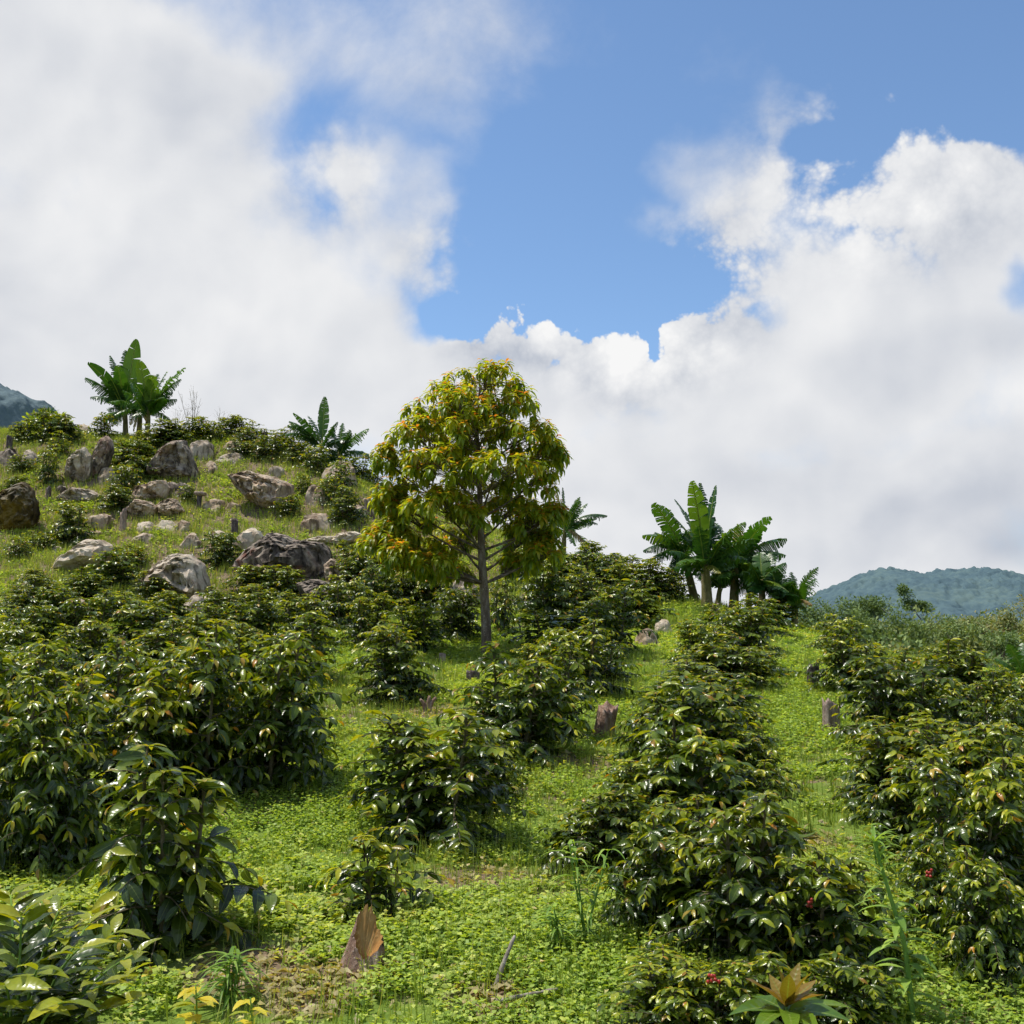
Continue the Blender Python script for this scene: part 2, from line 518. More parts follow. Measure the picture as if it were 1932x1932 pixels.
# ------------------------------------------------------------------ mountains
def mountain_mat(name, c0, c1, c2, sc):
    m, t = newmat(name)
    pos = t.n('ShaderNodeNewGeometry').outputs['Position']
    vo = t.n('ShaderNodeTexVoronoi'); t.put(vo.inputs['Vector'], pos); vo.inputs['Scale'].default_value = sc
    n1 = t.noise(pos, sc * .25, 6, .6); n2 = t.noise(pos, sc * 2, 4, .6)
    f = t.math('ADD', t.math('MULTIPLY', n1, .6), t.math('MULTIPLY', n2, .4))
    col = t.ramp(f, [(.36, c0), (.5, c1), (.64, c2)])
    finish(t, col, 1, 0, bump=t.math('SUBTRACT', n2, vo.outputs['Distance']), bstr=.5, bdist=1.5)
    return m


def mountain(name, Y, ridge, depth, seed, mat, x0, x1, foot):
    px = np.array([r[0] for r in ridge], float); pz = np.array([at(r[0], r[1] + 8, Y)[2] for r in ridge])
    wx = np.array([at(r[0], r[1], Y)[0] for r in ridge])
    gx_ = np.linspace(at(x0, 1200, Y)[0], at(x1, 1200, Y)[0], 620); gy_ = np.linspace(Y - depth, Y + depth * .5, 170)
    X, Yy = np.meshgrid(gx_, gy_)
    top = np.interp(X + (fbm(X / depth * 6, Yy / depth * 6, seed + 3) - .5) * depth * .1, wx, pz)
    k = np.where(Yy < Y, sstep(0, 1, (Yy - (Y - depth)) / depth) ** .8, 1 - .6 * (Yy - Y) / depth)
    sc = depth / 300.0
    gul = (1 - np.abs(2 * fbm(X / (60 * sc), Yy / (150 * sc), seed, 2) - 1) ** 2) * 22 * sc * np.clip(k * (1 - k) * 4, 0, 1)
    Z = foot + (top - foot) * k + gul - 14 * sc * np.clip(k * (1 - k) * 4, 0, 1)
    cr = np.maximum(vnoise(X / (5.5 * sc), Yy / (5.5 * sc), seed + 9), vnoise(X / (4 * sc) + 9, Yy / (4 * sc), seed + 10))
    Z = Z + cr * 9 * sc * (.4 + .6 * vnoise(X / (30 * sc), Yy / (30 * sc), seed + 12))
    m_ = MB(); ny, nx = X.shape
    ii = (np.arange(ny - 1)[:, None] * nx + np.arange(nx - 1)[None, :]).ravel()
    m_.add(np.stack([X, Yy, Z], -1).reshape(-1, 3), np.stack([ii, ii + 1, ii + nx + 1, ii + nx], 1))
    o = obj(name, m_.mesh(name), mat); tag(o, None, None, kind='structure')
    return o


M['mt_r'] = mountain_mat('mountain_forest_far_hazed', (.066, .104, .126), (.086, .132, .146), (.112, .160, .156), .10)  # aerial haze put into the base colours as a blue tint
M['mt_l'] = mountain_mat('mountain_forest_left_hazed', (.105, .145, .165), (.125, .168, .18), (.145, .188, .19), .2)  # hazy grey-blue of distance mixed into the forest colours
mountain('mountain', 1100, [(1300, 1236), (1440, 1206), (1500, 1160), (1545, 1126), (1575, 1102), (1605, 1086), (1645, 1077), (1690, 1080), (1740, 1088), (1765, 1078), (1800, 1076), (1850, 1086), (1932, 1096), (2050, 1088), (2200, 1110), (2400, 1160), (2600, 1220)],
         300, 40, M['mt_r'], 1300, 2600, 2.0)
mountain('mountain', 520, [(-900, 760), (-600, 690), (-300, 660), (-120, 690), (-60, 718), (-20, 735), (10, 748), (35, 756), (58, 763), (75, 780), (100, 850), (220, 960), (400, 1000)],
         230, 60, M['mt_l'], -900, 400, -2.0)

# ------------------------------------------------------------------ coffee bushes
def coffee_variant(seed, stems=3, tiers=13, blen=.5, leafL=.135, nseg=3, lat=2, young=.5, spread=.20, sparse=1.0, step=.032):
    rs = np.random.default_rng(seed)
    fo = MB(); st = MB()
    B = []; D = []; U = []; LL = []; AG = []
    for s in range(stems):
        az = s * 2.4 + rs.random() * 1.2
        r0 = .05 + .05 * rs.random() if stems > 1 else 0
        top = np.array([math.cos(az) * spread * (.6 + .7 * rs.random()), math.sin(az) * spread * (.6 + .7 * rs.random()), .66 + .34 * rs.random()])
        p0 = np.array([math.cos(az) * r0 * .6, math.sin(az) * r0 * .6, -.08])
        sp_ = curve(p0, (p0 + top) / 2 + np.array([math.cos(az), math.sin(az), 0]) * .05, top, 14)
        tube(st, sp_, np.linspace(.018, .005, 14), 6)
        phi = rs.random() * 6.28
        for k in range(tiers):
            fr = .10 + .88 * (k + rs.random() * .4) / tiers
            phi += math.pi / 2 + rs.normal() * .25
            idx = fr * 13; i0 = int(min(idx, 12)); b0 = sp_[i0] + (sp_[i0 + 1] - sp_[i0]) * (idx - i0)
            for sd in range(lat):
                if rs.random() > sparse: continue
                a = phi + sd * 2 * math.pi / lat + rs.normal() * .2
                ln = blen * (1.08 - fr) ** .55 * (.75 + .25 * min(1, fr / .25)) * (.50 + .75 * rs.random()) * (1.25 if rs.random() < .08 else 1)
                if fr > .9: ln *= .7
                el = R(15 + 42 * fr ** 2 + rs.normal() * 14)
                dr = .20 + .25 * rs.random()
                out = np.array([math.cos(a), math.sin(a), 0])
                tip = b0 + out * ln * math.cos(el) + np.array([0, 0, ln * math.sin(el) - dr * ln * 1.2])
                c = b0 + out * ln * .5 * math.cos(el) + np.array([0, 0, ln * .5 * math.sin(el) + .02])
                nn = max(3, int(ln / step))
                bp = curve(b0, c, tip, nn + 1)
                tube(st, bp[:: max(1, nn // 3)] if nn > 5 else bp, np.linspace(.006, .0025, len(bp[:: max(1, nn // 3)] if nn > 5 else bp)), 4)
                tg = nrm(np.gradient(bp, axis=0))
                for j in range(1, nn + 1):
                    f = j / nn
                    if f < .12: continue
                    t_ = tg[j]; sdv = np.cross(t_, [0, 0, 1]); sdv /= max(1e-6, np.linalg.norm(sdv))
                    for q in (-1, 1):
                        if rs.random() < .06: continue
                        tipk = f > .96
                        ang = (.95 if not tipk else .45) + rs.normal() * .32
                        dn = (-.12 + .85 * rs.random()) * (1.2 - .6 * fr) if not tipk else -.15 + .3 * rs.random()
                        d = t_ * math.cos(ang) + sdv * q * math.sin(ang) + np.array([0, 0, -dn])
                        u = np.array([0, 0, 1.]) + out * .3 + rs.normal(size=3) * .48
                        B.append(bp[j]); D.append(d); U.append(u)
                        ag = np.clip(.02 + .26 * rs.random() + .85 * max(0, fr - .42) * rs.random() * young * 1.7 + .45 * (f > .72) * rs.random() ** 1.5 * (young + .3) * (.4 + .8 * fr), 0, .88)
                        sz = leafL * (.55 + .62 * rs.random())
                        if tipk:
                            ag = .72 + .20 * rs.random() if rs.random() < young + .1 else .5 + .2 * rs.random()
                            if rs.random() < .10 + .22 * fr: ag = .93 + .07 * rs.random()
                            sz *= .7
                        LL.append(sz); AG.append(ag)
        # stem tip rosette
        for q in range(6):
            a = q * 1.6 + rs.random(); B.append(top); D.append([math.cos(a), math.sin(a), .45 - .12 * q])
            U.append([0, 0, 1]); LL.append(leafL * (.5 + .09 * q)); AG.append(.93 - .07 * q)
    n_ = len(B); LL = np.array(LL)
    leaves(fo, np.array(B), np.array(D), np.array(U), LL, LL * (.35 + .07 * rs.random(n_)), .5 + .7 * rs.random(n_), .25 + .2 * rs.random(n_), nseg,
           tint=rs.random(n_), age=np.array(AG), wave=.12)
    # normalise to unit width and height
    v = np.concatenate(fo.v)
    lo, hi = np.percentile(v, 1.5, axis=0), np.percentile(v, 98.5, axis=0)
    sc = np.array([1 / max(hi[0] - lo[0], hi[1] - lo[1])] * 2 + [1 / hi[2]])
    for L_ in (fo, st): L_.v = [q * sc for q in L_.v]
    return fo.mesh('foliage'), st.mesh('stem'), sc


VAR = [coffee_variant(100 + i, stems=[4, 3, 4, 4, 3, 4, 4, 4][i], tiers=[17, 18, 17, 18, 19, 17, 17, 18][i], leafL=[.10, .108, .096, .104, .11, .10, .096, .108][i], young=[.95, .7, 1.1, .8, .95, 1.1, .85, .6][i]) for i in range(8)]
SMALL = [coffee_variant(200 + i, stems=[3, 3, 3, 4][i], tiers=14, leafL=.15, nseg=2, blen=.48, young=.8, step=.06) for i in range(4)]
BIG = [coffee_variant(300 + i, stems=[4, 4, 4, 3][i], tiers=[19, 19, 18, 20][i], leafL=.104, nseg=6, blen=.5, young=[1.0, .8, .7, 1.1][i]) for i in range(4)]
SPARSE = coffee_variant(420, stems=3, tiers=13, leafL=.165, nseg=6, blen=.42, young=.8, sparse=.95, step=.06, spread=.15)
YOUNG = coffee_variant(431, stems=3, tiers=9, leafL=.155, nseg=6, blen=.45, young=1.6, spread=.14, step=.07)
M['cherry'], t = newmat('coffee_cherry')
finish(t, t.mix(t.n('ShaderNodeObjectInfo').outputs['Random'], (.42, .02, .012), (.30, .03, .02)), .3, .5)


def berries(sc, seed, n=7):
    rs = np.random.default_rng(seed); m_ = MB()
    for c in range(1):
        a = -1.57 + rs.normal() * .7; r_ = .2 + .14 * rs.random(); z_ = .2 + .3 * rs.random()
        for i in range(n):
            p = np.array([math.cos(a) * r_, math.sin(a) * r_, z_]) + rs.normal(size=3) * .013
            th = np.linspace(0, np.pi, 5)
            tube(m_, np.stack([0 * th + p[0], 0 * th + p[1], p[2] - np.cos(th) * .0085], 1), np.sin(th) * .008 + 1e-4, 6, cap=False)
    return m_.mesh('cherries')


BERRY = [berries(1, 5), berries(1, 9)]
bcount = 0


def bush(px, py, w, h, label, group, var=None, cherries=False):
    global bcount
    g = ground(px, py)
    k = ppm(g[1])
    if var is None:
        var = BIG[bcount % 4] if g[1] < 9.5 else (VAR[(bcount * 5 + 3) % 8] if w > 66 else SMALL[bcount % 4])
    W, Hh = w / k * (1.06 if w < 130 else .99) * random.uniform(.93, 1.07), h / k * (1.14 if w < 130 else 1.10) * random.uniform(.92, 1.08)
    bcount += 1
    t = thing('coffee_bush', (g[0], g[1] + W * .30, float(H(g[0], g[1] + W * .30)) - .03), label, 'coffee bush', group, random.random() * 6.28)
    dz = float(H(g[0], g[1] + W * .30)) - g[2]
    Hh = max(Hh - dz * .6, Hh * .7)
    for nm, me, mt in (('foliage', var[0], M['coffee']), ('stem', var[1], M['stem'])):
        o = obj(nm, me, mt, t); o.scale = (W, W, Hh)
    if cherries:
        o = obj('cherries', BERRY[bcount % 2], M['cherry'], t, 'ripe red coffee cherries')
        o.rotation_euler = (0, 0, -t.rotation_euler[2])
    return t


ORD = ['nearest', 'second', 'third', 'fourth', 'fifth', 'sixth', 'seventh', 'eighth', 'ninth', 'tenth', 'eleventh', 'twelfth', 'thirteenth', 'fourteenth', 'fifteenth', 'sixteenth', 'seventeenth', 'eighteenth', 'nineteenth', 'twentieth', 'twenty-first', 'twenty-second', 'twenty-third', 'twenty-fourth', 'twenty-fifth', 'twenty-sixth', 'twenty-seventh', 'twenty-eighth', 'twenty-ninth', 'thirtieth', 'thirty-first', 'thirty-second']


def row(lst, desc, group):
    lst = sorted(lst, key=lambda b: -b[1])
    for i, b in enumerate(lst):
        size = 'large' if b[2] > 200 else ('mid-sized' if b[2] > 110 else 'small')
        o = ORD[i] + (' from the front' if i else '')
        lab = b[4] if len(b) > 4 else f'{size} glossy coffee bush, {o} {desc}'
        bush(*b[:4], lab, group, b[5] if len(b) > 5 else None, cherries=b[1] > 1640 and i % 3 == 1)


row([(275, 1815, 330, 350, 'coffee bush with big dark drooping leaves standing in front at the lower left', SPARSE)], '', 'coffee bushes in the leftmost rows')
row([(60, 1660, 280, 300), (-70, 1600, 280, 300), (170, 1570, 260, 260), (480, 1510, 280, 250), (345, 1530, 240, 270), (235, 1460, 240, 200), (90, 1450, 240, 190), (-40, 1430, 220, 180), (560, 1440, 130, 150)],
    'in the dense left-hand block', 'coffee bushes in the leftmost rows')
row([(330, 1385, 220, 150), (450, 1360, 200, 140), (190, 1385, 200, 150), (40, 1375, 200, 140), (545, 1300, 170, 125), (400, 1290, 170, 110), (270, 1300, 170, 115), (130, 1300, 170, 115), (0, 1295, 160, 110), (500, 1345, 150, 110)],
    'in the left-hand band below the boulders', 'coffee bushes in the band below the boulders')
row([(40, 1235, 130, 85), (150, 1225, 140, 85), (255, 1230, 140, 85), (360, 1225, 135, 80), (460, 1225, 130, 85), (565, 1225, 125, 85), (90, 1180, 110, 65), (200, 1180, 110, 60), (310, 1182, 110, 62), (480, 1172, 110, 62), (400, 1180, 100, 55), (640, 1190, 120, 85), (550, 1180, 90, 55), (20, 1180, 90, 55)],
    'at the foot of the boulders', 'coffee bushes at the foot of the boulders')
row([(715, 1745, 190, 150, 'small yellow-green coffee bush just above the split foreground stump', YOUNG), (810, 1620, 310, 250), (975, 1445, 230, 195), (1045, 1400, 150, 150), (1095, 1325, 200, 140), (1010, 1295, 120, 80), (1060, 1250, 190, 85), (1160, 1245, 140, 110), (1190, 1190, 140, 85), (885, 1535, 160, 140), (905, 1480, 140, 100), (930, 1395, 120, 90), (1140, 1295, 110, 75), (1040, 1335, 130, 90), (1115, 1218, 110, 70)],
    'in the middle row', 'coffee bushes in the middle row')
row([(740, 1335, 190, 140), (690, 1225, 110, 90), (780, 1235, 125, 90), (700, 1165, 110, 85), (775, 1160, 110, 90), (860, 1210, 110, 95), (945, 1200, 60, 95), (660, 1120, 80, 70)],
    'around the reddish tree trunk', 'coffee bushes around the reddish tree')
row([(1025, 1170, 115, 100), (1095, 1160, 100, 70), (1060, 1105, 100, 60), (1130, 1120, 110, 65), (1200, 1140, 120, 75), (1260, 1140, 90, 60), (1180, 1100, 80, 45), (1110, 1078, 80, 45), (1230, 1108, 80, 40), (1000, 1105, 80, 60), (1285, 1122, 60, 45)],
    'between reddish tree and bananas', 'coffee bushes on the rise by the banana clump')
row([(1250, 1975, 230, 120), (1400, 1850, 330, 280), (1585, 1870, 260, 220), (1270, 1790, 230, 190), (1130, 1660, 230, 140), (1340, 1630, 300, 230), (1230, 1600, 170, 150), (1310, 1490, 260, 160), (1420, 1500, 140, 110), (1340, 1420, 230, 130), (1250, 1415, 150, 100), (1310, 1350, 220, 90), (1390, 1310, 170, 90), (1340, 1265, 120, 75), (1410, 1245, 150, 90), (1435, 1200, 120, 60), (1370, 1195, 90, 45), (1465, 1180, 90, 45), (1380, 1720, 220, 190), (1425, 1600, 170, 130), (1285, 1700, 180, 150), (1385, 1445, 160, 100), (1365, 1385, 160, 85), (1345, 1300, 120, 70), (1440, 1285, 100, 55), (1395, 1215, 100, 50), (1420, 1995, 240, 150), (1610, 1990, 230, 140), (1330, 2000, 200, 140)],
    'between the two grass paths', 'coffee bushes between the two grass paths')
row([(1900, 1870, 210, 220), (1860, 1720, 240, 240), (1755, 1640, 230, 170), (1930, 1600, 200, 170), (1700, 1545, 210, 150), (1830, 1555, 220, 150), (1720, 1425, 230, 160), (1790, 1470, 160, 110), (1625, 1315, 135, 125), (1595, 1240, 100, 65), (1700, 1315, 110, 70), (1800, 1790, 180, 170), (1765, 1530, 180, 130), (1670, 1370, 110, 80), (1790, 1400, 130, 90), (1650, 1282, 90, 60), (1690, 1480, 130, 90), (1920, 1700, 150, 140)],
    'right of the right-hand path', 'coffee bushes right of the right-hand path')
row([(1830, 1345, 165, 120), (1915, 1450, 120, 105), (1960, 1400, 130, 120), (1785, 1275, 90, 55), (1985, 1520, 150, 130), (1875, 1395, 120, 90), (1815, 1300, 90, 55), (1905, 1360, 110, 80)],
    'in the far right row', 'coffee bushes in the far right row')
HB = [(330, 842, 60, 40, 'coffee bush on the skyline left of the tall leafless sapling'), (395, 836, 56, 36, 'coffee bush on the skyline right of the tall leafless sapling'),
      (455, 842, 56, 36, 'coffee bush on the skyline above the lower right block'), (520, 858, 56, 40, 'coffee bush on the skyline just left of the upright-leaved banana'),
      (560, 880, 60, 44, 'coffee bush in front of the upright-leaved banana'), (672, 905, 60, 44, 'coffee bush right of the pale crest boulder'),
      (620, 960, 56, 56, 'coffee bush between the earth slab and the tree crown'), (100, 868, 60, 44, 'coffee bush left of the split boulder'),
      (20, 930, 50, 30, 'coffee bush hanging over the mossy boulder top'), (66, 1040, 60, 34, 'low leafy coffee bush on the open left slope'),
      (262, 856, 60, 44, 'coffee bush at the foot of the hilltop bananas'), (255, 912, 70, 50, 'coffee bush leaning on the left of the dome boulder'),
      (40, 1150, 100, 50, 'coffee bush at the left edge below the open slope'), (300, 1140, 80, 50, 'coffee bush hiding the base of the grey dome rock'),
      (470, 1128, 90, 54, 'coffee bush at the left base of the biggest boulder'), (530, 1140, 100, 56, 'coffee bush at the middle base of the biggest boulder'),
      (690, 1120, 90, 70, 'coffee bush between the biggest boulder and the trunk'), (735, 1150, 90, 70, 'coffee bush below the left limb of the reddish tree'),
      (815, 1160, 80, 70, 'coffee bush in front of the cracked grey boulder'),
      (85, 838, 95, 55, 'coffee bush under the round palm-topped shrub at the left skyline'), (40, 838, 60, 42, 'coffee bush at the far left end of the hilltop'),
      (120, 838, 60, 42, 'coffee bush between the round shrub and the split boulder'), (190, 830, 60, 45, 'coffee bush on the skyline just left of the tall banana plant'),
      (85, 922, 52, 75, 'tall dark coffee bush right of the mossy boulder'), (35, 895, 50, 34, 'low coffee bush above the mossy boulder'),
      (242, 890, 90, 55, 'dense coffee bush between the split boulder and the dome boulder'), (225, 938, 64, 60, 'coffee bush left of the red-ended slab'),
      (213, 972, 70, 46, 'coffee bush spreading over a thin stump on the hill'), (300, 846, 85, 48, 'coffee bush just above the dark dome boulder'),
      (365, 832, 62, 42, 'coffee bush on the skyline below the bare saplings'), (425, 828, 80, 42, 'coffee bush on the skyline above the stacked blocks'),
      (478, 838, 62, 38, 'coffee bush on the skyline left of the grey post stump'), (542, 852, 62, 50, 'coffee bush left of the smaller banana plant on the hill'),
      (500, 872, 62, 46, 'coffee bush above the bare earth slab'), (590, 896, 62, 50, 'coffee bush just under the smaller hill banana plant'),
      (640, 940, 62, 80, 'tall coffee bush in front of the pale crest boulder'), (645, 996, 72, 66, 'coffee bush at the right end of the earth slab'),
      (540, 980, 52, 45, 'lone small coffee bush at the foot of the earth slab'), (572, 940, 46, 44, 'small coffee bush growing on the right of the earth slab'),
      (352, 952, 40, 40, 'tiny coffee bush right of the two brown rocks'), (125, 1036, 82, 80, 'coffee bush on open grass above the white boulder'),
      (412, 1076, 78, 60, 'coffee bush between the grey dome rock and the big dark boulder'), (665, 1092, 74, 62, 'bright coffee bush right of the big dark boulder'),
      (205, 1112, 115, 68, 'coffee bush in front of the white boulder'), (245, 1075, 60, 40, 'small coffee bush right of the white boulder'),
      (145, 1142, 95, 60, 'coffee bush below the white boulder'), (60, 1120, 70, 40, 'small coffee bush left of the white boulder'),
      (700, 905, 60, 40, 'pale shrubby coffee bush on the crest left of the reddish tree'), (270, 1130, 70, 45, 'coffee bush left of the grey dome rock'),
      (450, 868, 50, 34, 'small coffee bush in front of the stacked blocks'), (20, 1060, 60, 40, 'small coffee bush at the left edge of the grassy slope')]
for b in HB:
    bush(*b[:4], b[4], 'scattered coffee bushes on the rocky hill')

# ------------------------------------------------------------------ boulders
def boulder(px, py, w, h, label, mat, seed, cuts=6, name='boulder', deep=.8, tilt=0., sub=4, lift=0.0, poly=None):
    """px,py = centre of the visible rock, w,h in photo pixels"""
    if poly:
        pa = np.array(poly, float); px, py = (pa.min(0) + pa.max(0)) / 2; w, h = np.ptp(pa[:, 0]), np.ptp(pa[:, 1])
    g = ground(px, py + h * .42 if poly else py + h * .5)
    k = ppm(g[1])
    W, Hh = w / k, h / k
    rs = random.Random(seed)
    import bmesh
    bm = bmesh.new(); bmesh.ops.create_icosphere(bm, subdivisions=sub, radius=1)
    planes = []
    for i in range(cuts):
        th = rs.random() * 6.28; e = rs.uniform(-.1, .9)
        planes.append((Vector((math.cos(th) * math.cos(e), math.sin(th) * math.cos(e), math.sin(e))), rs.uniform(.66, .92)))
    off = Vector((seed * 3.1, seed * 1.7, seed * .9))
    for v in bm.verts:
        p = v.co.copy()
        p = Vector([math.copysign(abs(c_) ** .82, c_) for c_ in p]) * (1 + .20 * mnoise.fractal(p * .9 + off, .8, 2., 3)) 
        for nv, dd in planes:
            e = p.dot(nv) - dd
            if e > 0: p -= nv * e * .88
        q = p * 2.2 + off
        p *= 1 + .07 * mnoise.fractal(q, .7, 2.1, 4)
        cr = mnoise.noise(q * .7 + Vector((5, 0, 0)))
        p *= 1 - .10 * math.exp(-(cr * 9) ** 2)
        v.co = p
    me = bpy.data.meshes.new(name)
    if poly:
        th = np.linspace(-np.pi, np.pi, 181); rad = np.zeros(181)
        q = np.stack([(pa[:, 0] - px) / k, -(pa[:, 1] - py) / k], 1); q2 = np.roll(q, -1, 0)
        for i_, a_ in enumerate(th):
            dx, dz = math.cos(a_), math.sin(a_); best = .02
            for (ax, az_), (bx, bz) in zip(q, q2):
                den = dx * (bz - az_) - dz * (bx - ax)
                if abs(den) < 1e-9: continue
                t_ = (ax * (bz - az_) - az_ * (bx - ax)) / den; u_ = (ax * dz - az_ * dx) / den
                if t_ > best and -1e-6 <= u_ <= 1.000001: best = t_
            rad[i_] = best
        for v in bm.verts:
            c_ = v.co; n0 = c_.copy().normalized(); m_ = c_.length
            a_ = math.atan2(n0.z, n0.x); rr = float(np.interp(a_, th, rad)); cs = math.hypot(n0.x, n0.z)
            f_ = (.80 + .20 * m_) ; rl = 1 + .06 * (m_ - 1)
            fz = 1 + .5 * mnoise.fractal(c_ * 1.5 + off, .7, 2.1, 4) + .16 * mnoise.fractal(c_ * 5 + off, .7, 2.1, 3); rl *= 1 + .05 * mnoise.fractal(c_ * 3.5 + off, .7, 2.1, 3)
            v.co = Vector((n0.x * rr * rl, n0.y * W * .5 * deep * (.2 + .8 * m_) * max(.3, fz), n0.z * rr * rl))
        for f in bm.faces: f.smooth = True
        bm.to_mesh(me); bm.free(); me.materials.append(mat); me.set_sharp_from_angle(angle=R(26))
        o = bpy.data.objects.new(name, me); COL.objects.link(o)
        yy = g[1] + W * deep * .25; o.location = at(px, py, yy)
        return tag(o, label, 'boulder' if w > 44 else 'rock', 'boulders strewn over the hill')
    zs = [v.co.z for v in bm.verts]; xs_ = [v.co.x for v in bm.verts]
    x0, x1, z1 = min(xs_), max(xs_), max(zs)
    for v in bm.verts:
        v.co = Vector(((v.co.x - (x0 + x1) / 2) / (x1 - x0) * W, v.co.y * W * .5 * deep, (v.co.z / z1) * Hh * (1.0 if v.co.z > 0 else .9)))
    for f in bm.faces: f.smooth = True
    bm.to_mesh(me); bm.free()
    me.set_sharp_from_angle(angle=R(28))
    me.materials.append(mat)
    o = bpy.data.objects.new(name, me); COL.objects.link(o)
    yy = g[1] + W * deep * .28
    o.location = (g[0] * yy / g[1], yy, g[2] + Hh * .02 + lift / k)
    o.rotation_euler = (0, tilt, rs.uniform(-.3, .3))
    return tag(o, label, 'boulder' if w > 44 else 'rock', 'boulders strewn over the hill')


BO = [
    (146, 872, 64, 80, 'grey left half of the tall split boulder near the hilltop', 'rk_grey'),
    (192, 860, 54, 82, 'darker right half of the tall split boulder near the hilltop', 'rk_dark'),
    (328, 872, 108, 84, 'large dark dome-shaped boulder sitting on slabs below the skyline', 'rk_dark'),
    (284, 928, 82, 40, 'reddish-ended slab under the left of the dome boulder', 'rk_brown'),
    (340, 922, 54, 28, 'flat bluish rock under the right of the dome boulder', 'rk_dark'),
    (378, 846, 48, 38, 'left tall block of the stacked rock wall on the skyline', 'rk_grey'),
    (440, 842, 50, 24, 'upper right block of the stacked rock wall', 'rk_brown'),
    (436, 862, 56, 22, 'lower right block of the stacked rock wall', 'rk_grey'),
    (398, 880, 30, 24, 'small reddish block beside the dome boulder', 'rk_brown'),
    (492, 926, 140, 80, 'broad bare earth-brown slab in the hillside bank', 'rk_brown'),
    (30, 952, 88, 88, 'mossy orange-black boulder with pale top at the left edge', 'rk_moss'),
    (14, 862, 44, 40, 'dark rock at the left edge under the stump', 'rk_dark'),
    (58, 864, 34, 36, 'upright grey rock at the far left', 'rk_grey'),
    (156, 808, 34, 24, 'pale rock on the skyline left of the tall banana', 'rk_pale'),
    (156, 936, 80, 32, 'long low grey slab below the split boulder', 'rk_grey'),
    (116, 926, 28, 20, 'small dark rock at the left end of the low slab', 'rk_dark'),
    (204, 896, 36, 30, 'leaning pale rock at the foot of the split boulder', 'rk_grey'),
    (274, 962, 64, 38, 'left of the two brown rocks below the reddish slab', 'rk_brown'),
    (326, 960, 58, 42, 'right of the two brown rocks below the reddish slab', 'rk_brown'),
    (276, 994, 44, 20, 'small pale rock in the middle rubble', 'rk_pale'),
    (314, 992, 44, 22, 'rounded light grey rock in the middle rubble', 'rk_pale'),
    (272, 1014, 44, 18, 'lowest flat rock of the middle rubble', 'rk_brown'),
    (350, 990, 36, 18, 'grey-brown rock at the right end of the rubble', 'rk_brown'),
    (158, 1050, 116, 70, 'smooth white boulder on the left slope', 'rk_pale'),
    (334, 1088, 142, 96, 'grey dome boulder with a flat dark face above the bushes', 'rk_grey'),
    (382, 1136, 74, 38, 'pale low rock at the foot of the grey dome boulder', 'rk_grey'),
    (540, 1060, 196, 108, 'biggest dark boulder with black streaks and rusty stain', 'rk_black'),
    (604, 1122, 88, 66, 'grey rock tucked under the right end of the biggest boulder', 'rk_black'),
    (638, 1088, 34, 62, 'narrow rusty rock on the right end of the biggest boulder', 'rk_brown'),
    (468, 1016, 66, 44, 'pale boulder behind the left end of the biggest boulder', 'rk_pale'),
    (598, 1020, 76, 22, 'long pale slab behind the biggest boulder', 'rk_pale'),
    (652, 1017, 64, 28, 'pale pointed rock left of the reddish tree crown', 'rk_pale'),
    (364, 1018, 44, 28, 'brown rock on grass left of the pale boulder', 'rk_brown'),
    (414, 1010, 38, 20, 'low beige rock next to the short grey stump', 'rk_pale'),
    (642, 892, 64, 52, 'pale boulder on the right shoulder of the hill crest', 'rk_brown'),
    (682, 958, 52, 38, 'brown boulder beside the left of the tree crown', 'rk_brown'),
    (600, 982, 66, 34, 'light brown rock below the earth slab', 'rk_brown'),
    (524, 890, 36, 22, 'small grey rock above the earth slab', 'rk_grey'),
    (600, 932, 44, 38, 'brown block at the right end of the earth slab', 'rk_brown'),
    (404, 952, 46, 24, 'low rock behind the mushroom-shaped stump', 'rk_brown'),
    (440, 956, 30, 16, 'small stone right of the mushroom-shaped stump', 'rk_brown'),
    (184, 982, 48, 28, 'rusty brown rock above the open grass', 'rk_brown'),
    (172, 1006, 44, 14, 'thin flat rock on the left grass slope', 'rk_brown'),
    (868, 1122, 94, 62, 'grey cracked boulder behind the reddish tree trunk', 'rk_grey'),
    (966, 1070, 54, 28, 'dark boulder right of the trunk under the crown', 'rk_dark'),
    (708, 1042, 50, 36, 'dark rock under the left of the tree crown', 'rk_dark'),
    (826, 1050, 60, 40, 'brown rock under the middle of the tree crown', 'rk_brown'),
    (740, 1100, 50, 36, 'dark rock behind the bushes left of the trunk', 'rk_dark'),
    (1253, 1183, 34, 28, 'pale wedge rock at the edge of the middle grass path', 'rk_pale'),
    (1222, 1204, 46, 36, 'brown rock left of the pale wedge rock', 'rk_brown'),
    (1112, 1117, 24, 16, 'small pale rock among the bushes right of the tree', 'rk_pale'),
    (150, 1150, 60, 40, 'brown rock half hidden by bushes below the white boulder', 'rk_brown'),
    (108, 1036, 20, 12, 'small stone above the white boulder', 'rk_pale'),
    (140, 1024, 26, 18, 'small grey stone behind the white boulder', 'rk_grey'),
]
